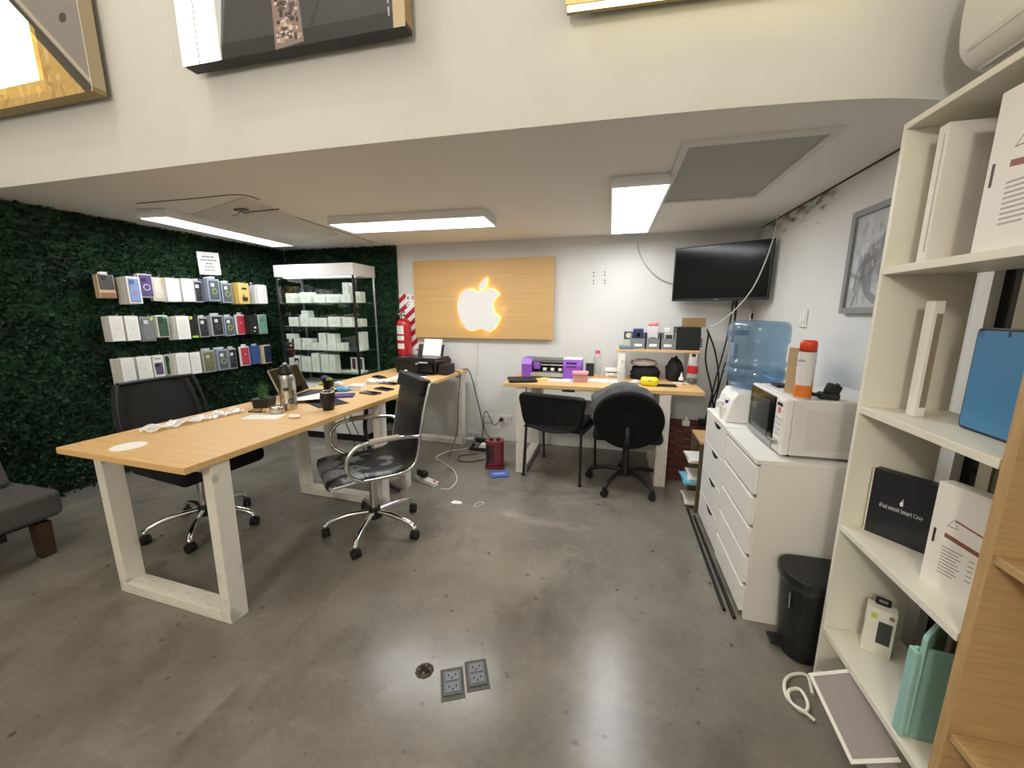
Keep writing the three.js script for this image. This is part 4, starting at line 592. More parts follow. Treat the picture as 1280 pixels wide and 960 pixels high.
// heater, flyer, power strips and cables by the wall
{
  const p = onY(618, 583), o = thing('fan_heater', 'dark red tower fan heater with black grille on the floor', 'heater', [p.x, 0, p.z - .02], .25);
  part(o, 'base', ext(rrect(.17, .14, .04), .014, .003).rotateX(-PI / 2), mt(0x5e1220, .35), [0, .003, .02]);
  part(o, 'body', ext(rrect(.15, .12, .035), .215, .006).rotateX(-PI / 2), mt(0x6d1626, .3, { clearcoat: .4 }), [0, .026, 0]);
  part(o, 'grille', rb(.075, .18, .02, .008), M.black, [-.035, .13, .056]); for (let k = 0; k < 8; k++) part(o, 'grille_bar', bx(.066, .004, .004), mt(0x2a2a2c, .4), [-.035, .06 + k * .02, .067]);
  part(o, 'dial', cy(.018, .02, .014, 20), mt(0x3d0d18, .4), [.03, .254, .01]); part(o, 'dial', cy(.018, .02, .014, 20), mt(0x3d0d18, .4), [-.03, .254, .01]);
  const t = canvasTex(256, 256, (c, w, h) => { c.fillStyle = '#5570c8'; c.fillRect(0, 0, w, h); c.fillStyle = '#e9edf8'; c.fillRect(40, 110, 170, 26); c.fillStyle = '#8fa3de'; c.fillRect(60, 160, 110, 10); c.fillRect(60, 180, 90, 8); c.fillStyle = '#3c539f'; c.fillRect(0, 0, w, 26); });
  const f = onY(624, 593), m = solo('blue_booklet', 'blue booklet with white print lying on the floor before the heater', 'booklet', bx(.15, .008, .13), M.paper, [f.x, .0041, f.z], [0, .42, 0]); const bl = mt(0x2d3f86, .5); m.material = [bl, bl, new THREE.MeshPhysicalMaterial({ map: t, roughness: .4 }), bl, bl, bl];
  const strip = (x, z, ry, l, label, c) => { const s = thing('power_strip', label, 'power strip', [x, 0, z], ry); part(s, 'body', rb(l, .035, .055, .006), mt(c, .4), [0, .0176, 0]); for (let k = -1; k < 2; k++) part(s, 'outlet', cy(.016, .016, .004, 18), mt(0xcfcdc8, .4), [k * l * .26, .0365, 0]); part(s, 'switch', rb(.022, .008, .02, .002), mt(0xb3302c, .4), [l * .43, .038, 0]); return s; };
  let q = onY(533, 603); const s1 = strip(q.x, q.z, -.42, .24, 'white power strip with black adapter on the floor by the desk leg', 0xe2e0da); part(s1, 'adapter', rb(.06, .05, .05, .01), M.black, [-.03, .064, 0]); part(s1, 'plug', rb(.03, .05, .03, .008), M.black, [-.09, .064, 0]);
  q = onY(600, 563); const s2 = strip(q.x, q.z, -.1, .22, 'black power strip with white adapter beside the heater', 0x2a2a2b); part(s2, 'adapter', rb(.07, .04, .06, .006), M.white, [.05, .0588, 0]); part(s2, 'plug', sp(.022, 14, 10), M.black, [-.07, .05, 0]);
  q = onY(600, 556); solo('power_adapter', 'black power adapter brick lying by the wall', 'adapter', rb(.13, .045, .06, .012), M.black, [q.x, .023, -3.72], [0, -.2, 0]);
  q = onY(590, 550); solo('power_adapter', 'small white power adapter lying by the wall', 'adapter', rb(.09, .03, .045, .006), M.white, [q.x - .02, .0156, -3.77], [0, .3, 0]);
  const fl = (x, y, h = .005) => { const v = onY(x, y, h); return [v.x, h, v.z]; };
  const W0 = mt(0xd8d5ca, .5);
  solo('extension_cord', 'white extension cord snaking over the floor to the power strip', 'cord', tube([fl(551, 611), fl(562, 611), fl(571, 600), fl(567, 588), fl(553, 578), fl(545, 572), fl(560, 564), fl(578, 562), fl(590, 558), fl(600, 552)], .005, 90, 8), W0);
  solo('heater_cord', 'black heater cord looping over the floor to the wall socket', 'cord', J([tube([fl(606, 574), fl(590, 577), fl(574, 576), fl(575, 570), fl(590, 568), fl(596, 567)], .004, 50, 8), tube([[...(() => { const v = onZ(626, 524, ZB + .03); return [v.x, v.y, v.z]; })()], [onZ(618, 531, ZB + .05).x, onZ(618, 531, ZB + .05).y, ZB + .06], [onZ(608, 536, ZB + .1).x, .35, ZB + .12], [onZ(607, 548, ZB + .2).x, .2, ZB + .24], [p.x - .03, .18, p.z - .09]], .004, 40, 8)]), M.black);
  const sx = onZ(627, 524, ZB + .02); solo('black_plug', 'round black plug in the wall socket', 'plug', cy(.02, .02, .035, 20).clone().rotateX(PI / 2), M.black, [sx.x, sx.y, ZB + .034]);
  // cables hanging off the printer desk end
  const c0 = V(-1.5, DH2 + .004, -3.72);
  solo('printer_cable', 'grey cable hanging from the printer over the desk end to the floor', 'cable', tube([[-1.56, DH2 + .03, -3.5], [-1.46, DH2 + .012, -3.52], [-1.425, DH2 - .02, -3.5], [-1.43, .5, -3.45], [-1.44, .2, -3.42], fl(561, 570)], .0045, 60, 8), mt(0x4b4b48, .5));
  solo('printer_cable', 'dark cable slanting down the wall behind the desk end', 'cable', tube([[-1.46, DH2 + .012, -3.66], [-1.41, DH2 - .02, -3.72], [-1.36, .45, ZB + .05], [-1.3, .16, ZB + .05], [-1.31, .03, ZB + .06]], .005, 50, 8), M.black);
  // under-desk cables
  for (const [i, a] of [[0, [432, 500, 446, 560]], [1, [441, 520, 455, 575]], [2, [420, 520, 418, 560]]]) { const z = -2.75 - i * .1, u = onZ(a[0], a[1], z), v = onZ(a[2], a[3], z); solo('hanging_cable', ['thin black cable dangling under the printer desk, nearer its front frame', 'thin black cable dangling under the printer desk, nearer the wall', 'thin white cable dangling under the printer desk'][i], 'cable', tube([[u.x, .74, z], [u.x + .02, .6, z + .03], [u.x - .02, .45, z], [v.x, .25, z + .02], [v.x + .05, .08, z + .03], [v.x + .1, .005, z]], .004, 40, 6), i === 2 ? M.whiteMatt : M.black, [0, 0, 0], [0, 0, 0], 'cables under the printer desk'); }
  // litter
  q = onY(571, 628); const lt = (name, lab, pts, m) => { const s = new THREE.Shape(); pts.forEach((k, i) => i ? s.lineTo(...k) : s.moveTo(...k)); return s; };
  solo('paper_scrap', 'torn white paper scrap on the floor', 'scrap', ext(shapeOf([[-.045, -.01], [-.02, -.025], [.03, -.02], [.045, 0], [.02, .022], [-.03, .02]]), .001).rotateX(-PI / 2), M.paper, [q.x, .001, q.z]);
  q = onY(599, 631); solo('plastic_scrap', 'thin white loop of plastic scrap on the floor', 'scrap', tube([[-.03, 0, .03], [-.02, 0, -.02], [.02, 0, -.035], [.025, 0, -.01], [0, 0, .03], [-.01, 0, .045]], .0028, 40, 6, true), M.whiteMatt, [q.x, .003, q.z]);
}
// ------------------------------------------------------------ television and its cables
{
  const o = thing('television', 'black flat television on a wall arm in the corner', 'television', [.80, 1.672, -3.53], -28.5 * D);
  part(o, 'housing', rb(.72, .44, .035, .006), M.plastic, [0, 0, -.02]); part(o, 'screen', rb(.695, .412, .004, .001, 1), M.blackGloss, [0, .006, -.001]); part(o, 'rear_bulge', rb(.42, .26, .05, .015), M.plastic, [0, -.02, -.06]);
  part(o, 'maker_plate', bx(.04, .006, .002), mt(0x7d8084, .4), [0, -.211, -.0015]); part(o, 'wall_arm', rb(.08, .08, .22, .008), M.black, [.0, 0, -.17], [0, .5, 0]);
  const z = -3.28, P = (x, y, zz = z) => { const v = onZ(x, y, zz); return [v.x, v.y, v.z]; };
  solo('antenna_cable', 'white cable looping down in front of the television', 'cable', tube([[1.1, 2.04, -3.3], P(966, 300, -3.24), P(955, 331, -3.22), P(941, 360, -3.24), P(922, 384, -3.3), P(900, 403, -3.36), P(884, 410, -3.48), [.77, HY + .12, -3.55]], .0045, 70, 8), mt(0xbdbab2, .5));
  solo('signal_cable', 'thin white cord hanging along the wall to the television', 'cable', tube([P(797, 303, ZB + .02), P(800, 318, ZB + .02), P(811, 336, ZB + .02), P(828, 350, ZB + .02), P(850, 356, ZB + .03)], .004, 40, 8), mt(0xb5b2ab, .5));
  [[[917, 376], [908, 425], [893, 480], [884, 518], [880, 530]], [[920, 376], [916, 420], [902, 470], [892, 512], [890, 531]], [[884, 412], [894, 440], [898, 478], [886, 510], [882, 530]], [[886, 415], [882, 450], [890, 490], [893, 528]], [[922, 372], [914, 440], [906, 500], [902, 518], [893, 531]]].forEach((a, i) => solo('black_cable', ['black cable slanting from the television to the red crate, nearest the table', 'black cable hanging from the television between two other black cables', 'black cable bowing out from the equipment box toward the water jug', 'black cable hanging close under the equipment box', 'black cable hanging from the television, nearest the water jug'][i], 'cable', tube(a.map(([x, y], k) => P(x, y, i === 2 || i === 3 ? -3.52 - k * .04 : ZB + .04 + .01 * i)), .0065, 50, 8), M.black, [0, 0, 0], [0, 0, 0], 'black cables below the television'));
}
// red slatted crate
{
  const o = thing('slatted_crate', 'dark red slatted wooden crate standing between table and chest', 'crate', [.74, 0, -3.4]), w = .52, h = .42, d = .36;
  for (let k = 0; k < 7; k++) part(o, 'slat', rb(w, .045, .014, .002, 1), M.redwood, [0, .03 + k * .06, d / 2 - .007 - (k % 2) * .003]);
  for (let k = 0; k < 7; k++) for (const s of [-1, 1]) part(o, 'slat', rb(.012, .045, d - .03, .002, 1), M.redwood, [s * (w / 2 - .008), .03 + k * .06, -.015]);
  for (const s of [-1, 1]) for (const k of [-1, 1]) part(o, 'corner_post', bx(.03, h - .004, .03), M.redwood, [s * (w / 2 - .03), h / 2 - .001, k * (d / 2 - .032)]);
  part(o, 'lid', J([0, 1, 2, 3, 4].map(k => G(rb(w, .012, .066, .002, 1), [0, h - .006 + .0, -d / 2 + .036 + k * .072]))), M.redwood, [0, .012, 0]);
  const a = onY(856, 530, h + .02); let t = thing('travel_charger', 'white plug-in charger lying on the red crate', 'charger', [a.x, h + .0125, -3.36]); part(t, 'body', rb(.06, .05, .045, .01), M.white, [0, .025, 0]); part(t, 'nose', new THREE.ConeGeometry(.02, .05, 14), M.white, [0, .07, -.005]);
  solo('black_adapter', 'heap of black adapters on the red crate by the wall', 'adapter', J([G(rb(.1, .05, .07, .012), [0, .025, 0]), G(rb(.07, .04, .06, .012), [.09, .02, .02]), G(rb(.05, .06, .05, .012), [.03, .045, -.03])]), M.black, [.78, h + .0125, -3.42]);
}
// paper organiser
{
  const o = thing('paper_rack', 'low wooden rack stuffed with papers beside the drawer chest', 'rack', [.8, 0, -2.85]);
  const w = .4, d = .3;
  part(o, 'top_board', rb(w, .016, d, .002, 1), M.oak, [0, .5, 0]); for (const y of [.02, .17, .33]) part(o, 'shelf', bx(w - .03, .012, d - .03), M.oak, [0, y, 0]); for (const s of [-1, 1]) part(o, 'side', rb(w, .49, .014, .002, 1), M.brown, [0, .246, s * (d / 2 - .007)]);
  const sheets = (y, c, off, lab, ry) => solo('paper_stack', lab, 'papers', J([0, 1, 2].map(k => G(bx(.3, .008, .2), [0, .004 + k * .0085, 0], [0, (k - 1) * .06, 0]))), mt(c, .8), [.8 - off, y, -2.85], [0, ry, 0]);
  sheets(.337, 0xe4e2dc, .1, 'white papers sticking out of the rack, upper shelf', .05); sheets(.177, 0x6fb6cc, .12, 'light blue folders sticking out of the rack', .06); sheets(.2035, 0xe6e4df, .085, 'white papers lying on the light blue folders', -.04); sheets(.027, 0xdedcd0, .1, 'pale papers sticking out of the lowest rack shelf', .03);
}
// drawer chests
const CX = .605, CH = .755, CB = 1.13;
{
  const chest = (z0, z1, x0, h, n, style, label) => {
    const o = thing('drawer_chest', label, 'chest of drawers', [(x0 + CB) / 2, 0, (z0 + z1) / 2]), w = CB - x0, l = z0 - z1;
    part(o, 'carcass', J([G(bx(w - .02, h - .02, .016), [.01, h / 2 - .01, l / 2 - .008]), G(bx(w - .02, h - .02, .016), [.01, h / 2 - .01, -l / 2 + .008]), G(bx(.012, h - .05, l - .034), [w / 2 - .006, h / 2, 0]), G(bx(w - .06, .02, l - .034), [.02, .04, 0]), G(bx(.01, h - .05, l - .034), [-w / 2 + .045, h / 2, 0])]), M.whiteMatt);
    part(o, 'top', rb(w, .02, l, .002, 1), M.white, [0, h - .01, 0]);
    const dh = (h - .05) / n;
    for (let k = 0; k < n; k++) {
      const dr = part(o, 'drawer', rb(.018, dh - (style ? .004 : .016), l - (style ? .006 : .03), .003, 1), M.white, [-w / 2 + .012, .028 + dh * (k + .5) - (style ? 0 : .005), 0]);
      if (style) { const s = new THREE.Shape(); s.moveTo(-.07, 0); s.quadraticCurveTo(0, -.045, .07, 0); s.lineTo(-.07, 0); part(dr, 'grip_cutout', ext(s, .003).rotateY(-PI / 2), M.black, [-.0088, dh / 2 - .012, .05]); }
    }
    return o;
  };
  chest(-1.735, -2.205, CX, CH, 5, false, 'white five-drawer chest carrying the microwave');
  chest(-2.215, -2.66, CX + .005, CH, 4, true, 'white four-drawer chest with curved grip cutouts under the water dispenser');
}
// microwave
{
  const x0 = .705, x1 = 1.1, z0 = -1.785, z1 = -2.19, y0 = CH + .012, h = .24, w = x1 - x0, l = z0 - z1;
  const o = thing('microwave_oven', 'white microwave oven with dark door on the drawer chest', 'microwave', [(x0 + x1) / 2, CH, (z0 + z1) / 2]);
  part(o, 'casing', rb(w - .03, h, l, .008), mt(0xd9d7d4, .35), [.015, .012 + h / 2, 0]);
  part(o, 'front_frame', rb(.03, h, l, .006), M.white, [-w / 2 + .015, .012 + h / 2, 0]);
  part(o, 'door_glass', rb(.008, h - .02, l - .1, .003), M.blackGloss, [-w / 2 - .001, .012 + h / 2, -.045]); part(o, 'door_window', rb(.004, h - .08, l - .2, .002, 1), mt(0x3a3f3f, .15), [-w / 2 - .005, .012 + h / 2, -.05]);
  part(o, 'lower_strip', rb(.009, .03, l - .1, .003), mt(0x8f9090, .3), [-w / 2 - .0015, .03, -.045]);
  const pn = part(o, 'control_panel', rb(.006, h - .02, .075, .002, 1), M.white, [-w / 2 - .001, .012 + h / 2, l / 2 - .045]);
  part(pn, 'display', bx(.002, .014, .05), M.black, [-.003, .09, 0]); part(pn, 'badge', bx(.002, .024, .022), mt(0xd4606c, .5), [-.003, .065, 0]); for (let k = 0; k < 4; k++) for (const s of [-1, 0, 1]) part(pn, 'button', rb(.003, .014, .016, .001, 1), mt(0xd0cfcc, .4), [-.0035, .03 - k * .022, s * .02]);
  part(o, 'door_button', rb(.03, .022, .055, .005), M.steel, [-w / 2 - .012, .06, l / 2 - .052]);
  part(o, 'side_relief', rb(w - .12, h - .08, .004, .0015, 1), mt(0xd2d0cd, .35), [.02, .012 + h / 2, l / 2 + .001]);
  for (const sx of [-1, 1]) for (const sz of [-1, 1]) part(o, 'foot', cy(.014, .014, .0125, 12), M.rubber, [sx * (w / 2 - .04), .00625, sz * (l / 2 - .04)]);
  const top = CH + .012 + h, T2 = (x, y) => onY(x, y, top).setY(top);
  // spray can
  let p = V(.775, top, -1.83), c = thing('air_freshener_can', 'orange-capped air freshener spray can on the microwave', 'spray can', p, .2);
  const lab = canvasTex(512, 384, (g, w, h) => { g.fillStyle = '#d9d8da'; g.fillRect(0, 0, w, h); g.fillStyle = '#d8782e'; g.fillRect(0, h - 110, w, 110); g.fillStyle = '#e9a04a'; for (const x of [60, 200, 350]) { g.beginPath(); g.arc(x, h - 120, 34, 0, 7); g.fill(); } g.strokeStyle = '#7a73a8'; g.lineWidth = 9; for (const x of [60, 200, 350]) { g.beginPath(); g.moveTo(x, 74); g.bezierCurveTo(x + 20, 20, x + 30, 100, x + 50, 50); g.bezierCurveTo(x + 60, 90, x + 80, 40, x + 105, 66); g.stroke(); } g.fillStyle = '#9a96a8'; g.fillRect(60, 95, 110, 6); g.fillRect(300, 95, 110, 6); g.fillStyle = '#55703a'; g.fillRect(70, 180, 60, 16); g.fillRect(310, 180, 60, 16); g.strokeStyle = '#5a4a66'; g.lineWidth = 8; g.beginPath(); g.arc(340, 240, 26, 0, 7); g.stroke(); g.beginPath(); g.arc(100, 240, 26, 0, 7); g.stroke(); });
  part(c, 'can', lathe([[0, 0], [.029, 0], [.031, .004], [.031, .19], [.029, .194], [0, .195]], 32), new THREE.MeshPhysicalMaterial({ color: 0xd0d0d2, roughness: .3 })); part(c, 'label', new THREE.CylinderGeometry(.0313, .0313, .18, 32, 1, true), new THREE.MeshPhysicalMaterial({ map: lab, roughness: .35, side: THREE.DoubleSide }), [0, .096, 0]);
  part(c, 'cap', lathe([[0, .196], [.03, .196], [.03, .228], [.026, .238], [.022, .24], [.02, .236], [0, .235]], 28), mt(0xd8431c, .4));
  solo('cardboard_piece', 'upright brown cardboard piece behind the spray can', 'cardboard', rb(.012, .2, .07, .002, 1), mt(0xa98f6c, .85), [.775, top + .1005, -1.93], [0, .35, 0]);
  p = T2(1030, 497); c = thing('black_clip_mount', 'black angular clip mount lying on the microwave', 'mount', [.87, top, -1.835], -.2); part(c, 'head', rb(.05, .045, .04, .01), M.black, [.012, .042, 0], [0, 0, -.3]); part(c, 'body', rb(.07, .028, .05, .008), M.black, [.0, .014, 0]); part(c, 'clip', tube([[-.02, .02, 0], [-.05, .016, 0], [-.07, .03, 0]], .008, 16, 8), M.black); part(c, 'ridge', J([G(bx(.004, .05, .042), [.0, .042, 0], [0, 0, -.3]), G(bx(.004, .05, .042), [.02, .042, 0], [0, 0, -.3])]), M.rubber);
  solo('black_pad', 'flat black pad lying on the far end of the microwave', 'pad', rb(.07, .012, .08, .005), M.black, [.8, top + .0065, -2.1]);
}
// water dispenser with jug
{
  const x = .785, z = -2.44, o = thing('water_dispenser', 'white countertop water dispenser holding the blue jug', 'dispenser', [x, CH, z]);
  part(o, 'body', ext(shapeOf([[-.15, 0], [.13, 0], [.13, .155], [-.1, .155], [-.12, .12]]), .24, .006).translate(0, .006, -.12), M.white);
  part(o, 'collar', cy(.1, .115, .02, 32), M.white, [0, .172, 0]); part(o, 'tap', J([G(cy(.012, .012, .04, 14), [-.165, .1, .04], [0, 0, PI / 2]), G(cy(.01, .01, .03, 14), [-.18, .085, .04])]), M.whiteMatt);
  const j = thing('water_jug', 'upturned blue water jug with ribs and moulded handle on the dispenser', 'water jug', [x, CH + .184, z]);
  const prof = [[0, 0], [.03, 0], [.07, .004], [.115, .02], [.145, .05], [.152, .08], [.15, .1], [.142, .112], [.142, .122], [.15, .134], [.15, .15], [.142, .16], [.14, .175], [.141, .25], [.15, .262], [.15, .33], [.145, .352], [.128, .37], [.1, .374], [0, .374]];
  part(j, 'bottle', lathe(prof, 48), new THREE.MeshPhysicalMaterial({ color: 0xbfd6e6, transmission: .86, roughness: .1, thickness: 0, ior: 1.45 }));
  part(j, 'water', lathe([[0, .006], [.07, .01], [.11, .026], [.139, .056], [.145, .08], [.143, .1], [.135, .115], [0, .115]].map(q => q), 40), new THREE.MeshPhysicalMaterial({ color: 0xd2e3ef, transmission: .92, roughness: .05, thickness: 0 }));
  part(j, 'handle', rb(.02, .08, .07, .006), mt(0x8fb2cf, .2, { transmission: .5 }), [-.128, .215, .04]); part(j, 'band', new THREE.CylinderGeometry(.1508, .1508, .03, 24, 1, true, PI, 1.6), mt(0x5f7f9d, .4, { side: THREE.DoubleSide }), [0, .3, 0]);
  const b = thing('cleaner_bottle', 'white cleaner bottle with dark blue cap band on the rear chest', 'bottle', [.652, CH, -2.4]); part(b, 'body', ext(rrect(.06, .045, .015), .07, .003).rotateX(-PI / 2), M.white, [0, .003, 0]); part(b, 'shoulder', cy(.016, .028, .02, 20), M.white, [0, .086, 0]); part(b, 'cap', cy(.016, .016, .018, 20), mt(0x2c2f86, .4), [0, .105, 0]); part(b, 'top', cy(.013, .016, .012, 20), M.white, [0, .12, 0]); part(b, 'handle', tube([[.028, .07, 0], [.055, .08, 0], [.06, .05, 0], [.03, .02, 0]], .007, 20, 8), M.white);
}
// framed print on the side wall
{
  const y0 = 1.352, y1 = 1.843, z0 = -2.41, z1 = -2.05, h = y1 - y0, l = z1 - z0, o = thing('framed_print', 'grey framed black and white print on the side wall', 'picture', [XR, y0, (z0 + z1) / 2]);
  const t = canvasTex(256, 360, (c, w, h) => { c.fillStyle = '#b9bbbd'; c.fillRect(0, 0, w, h); for (let i = 0; i < 26; i++) { const k = 90 + (i * 53) % 120; c.strokeStyle = `rgba(${k},${k},${k + 3},.55)`; c.lineWidth = 10 + (i * 7) % 22; c.beginPath(); c.moveTo((i * 67) % w, (i * 41) % h); c.bezierCurveTo((i * 97) % w, (i * 29) % h, (i * 31) % w, (i * 83) % h, (i * 59) % w, (i * 71) % h); c.stroke(); } });
  const f = .03; part(o, 'frame', J([G(rb(.03, h, f, .003), [-.015, h / 2, -l / 2 + f / 2]), G(rb(.03, h, f, .003), [-.015, h / 2, l / 2 - f / 2]), G(rb(.03, f, l - 2 * f, .003), [-.015, f / 2, 0]), G(rb(.03, f, l - 2 * f, .003), [-.015, h - f / 2, 0])]), mt(0x8b8d8c, .4));
  const m = part(o, 'print', bx(.008, h - 2 * f, l - 2 * f), M.paper, [-.012, h / 2, 0]); m.material = [M.paper, new THREE.MeshPhysicalMaterial({ map: t, roughness: .35 }), M.paper, M.paper, M.paper, M.paper];
}
// dark mould stain in the upper corner of the side wall
{
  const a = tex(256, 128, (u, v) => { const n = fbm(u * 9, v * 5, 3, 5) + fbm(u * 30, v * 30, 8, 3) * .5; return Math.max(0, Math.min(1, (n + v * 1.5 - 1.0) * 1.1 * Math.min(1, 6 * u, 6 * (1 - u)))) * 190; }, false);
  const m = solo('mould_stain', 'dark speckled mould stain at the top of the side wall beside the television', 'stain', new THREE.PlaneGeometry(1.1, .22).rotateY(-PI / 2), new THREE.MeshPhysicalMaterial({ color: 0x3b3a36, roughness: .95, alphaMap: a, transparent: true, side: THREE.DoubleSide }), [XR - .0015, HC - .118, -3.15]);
}
// pedal bin
{
  const o = thing('pedal_bin', 'black plastic pedal bin with lid between chest and bookcase', 'bin', [.835, 0, -1.617]);
  const fp = (w, d) => { const s = new THREE.Shape(); s.moveTo(w / 2, -d / 2); s.lineTo(w / 2, d / 2); s.lineTo(-w * .2, d / 2); s.quadraticCurveTo(-w / 2, d / 2, -w / 2, 0); s.quadraticCurveTo(-w / 2, -d / 2, -w * .2, -d / 2); s.lineTo(w / 2, -d / 2); return s; };
  const g = ext(fp(.24, .175), .31, .006, 16).rotateX(-PI / 2), P = g.attributes.position; for (let i = 0; i < P.count; i++) { const k = .86 + .14 * P.getY(i) / .31; P.setX(i, P.getX(i) * k); P.setZ(i, P.getZ(i) * k); } g.computeVertexNormals();
  part(o, 'body', g, mt(0x131517, .45), [0, .0065, 0]); part(o, 'lid', ext(fp(.265, .188), .026, .006, 16).rotateX(-PI / 2), mt(0x17191b, .4), [0, .331, 0]);
  part(o, 'bag_edge', ext(fp(.258, .182), .018, .002, 16).rotateX(-PI / 2), mt(0x2a2b2d, .25), [0, .309, 0]); part(o, 'pedal', rb(.05, .014, .06, .004), M.plastic, [-.125, .03, .0]); part(o, 'label', rb(.003, .06, .04, .001, 1), mt(0x9a9c9c, .4), [-.112, .255, .045], [0, -.6, .06]);
}
// rods on the floor
for (const [a, b, l] of [[[859, 637], [905, 764], 'thin black rod lying on the floor, further from the chest'], [[874, 647], [918, 774], 'thin black rod lying on the floor along the chest foot']]) { const p = onY(...a), q = onY(...b); solo('black_rod', l, 'rod', bar([Math.min(p.x, .588), .0075, p.z], [Math.min(q.x, .588), .0075, q.z], .0075, 10), M.black); }
// ------------------------------------------------------------ bookcases
const BX = .8, BD = .235, BZ0 = -1.505, BZ1 = -1.005, BH = 1.9, SHY = [1.495, 1.055, .633, .222, .035];
{
  const o = thing('white_bookcase', 'tall white open bookcase without a back along the side wall', 'bookcase', [BX, 0, BZ0]), l = BZ1 - BZ0;
  for (const z of [.008]) part(o, 'side_panel', rb(BD, BH - .018, .016, .0015, 1), M.shelf, [BD / 2, (BH - .018) / 2, z]);
  part(o, 'top_board', rb(BD, .018, l, .0015, 1), M.shelf, [BD / 2, BH - .009, l / 2]);
  for (const y of SHY) part(o, 'shelf', rb(BD, .022, l - .018, .0015, 1), M.shelf, [BD / 2, y - .011, l / 2 + .0088]);
  const k = thing('oak_bookcase', 'oak coloured bookcase adjoining the white one', 'bookcase', [BX, 0, -1.0]), L = .8;
  for (const z of [.0125, L - .0125]) part(k, 'side_panel', uvBox(rb(.3, BH, .025, .002, 1).clone(), .5), M.oak, [.15, BH / 2, z]);
  const ya = onX(1240, 694, BX).y, yb = onX(1184, 914, BX).y;
  part(k, 'top_board', rb(.3, .02, L - .052, .002, 1), M.oak, [.15, BH - .011, L / 2]); for (const y of [ya, yb, ya + .42, ya + .82]) part(k, 'shelf', uvBox(rb(.29, .02, L - .052, .002, 1).clone(), .5), M.oak, [.15, y - .01, L / 2]);
  part(k, 'back', uvBox(bx(.006, BH - .03, L - .052).clone(), .5), M.oak, [.296, BH / 2 - .01, L / 2]);
  // dark tablet on the oak shelf
  const q = thing('tablet_case', 'dark navy tablet case standing on the oak shelf', 'tablet', [BX + .09, ya, -.83]); part(q, 'shell', ext(rrect(.17, .23, .015), .01, .002).rotateY(PI / 2), mt(0x1a1f38, .45), [0, .118, 0]);
}
// standing panel helper: bottom corner pixels on a shelf, height, thickness
function standing(name, label, cat, px0, px1, y, h, t, group) { const a = onY(...px0, y), b = onY(...px1, y), l = a.distanceTo(b); const o = thing(name, label, cat, a.clone().add(b).multiplyScalar(.5).setY(y), Math.atan2(-(b.z - a.z), b.x - a.x), group); o.userData.len = l; return [o, l]; }
const tabletPrint = canvasTex(512, 640, (c, w, h) => { c.fillStyle = '#ece8e4'; c.fillRect(0, 0, w, h); c.strokeStyle = '#8a7f78'; c.lineWidth = 5; c.beginPath(); c.moveTo(150, 240); c.lineTo(200, 190); c.lineTo(240, 240); c.closePath(); c.stroke(); c.strokeStyle = '#8b5446'; c.lineWidth = 10; c.beginPath(); c.moveTo(210, 195); c.lineTo(480, 225); c.stroke(); c.lineWidth = 26; c.beginPath(); c.moveTo(140, 300); c.lineTo(480, 330); c.stroke(); c.fillStyle = '#a9a39d'; for (let i = 0; i < 9; i++) c.fillRect(140, 370 + i * 20, 190 - (i * 31) % 50, 8); for (let i = 0; i < 5; i++) c.fillRect(380, 380 + i * 30, 50, 8); });
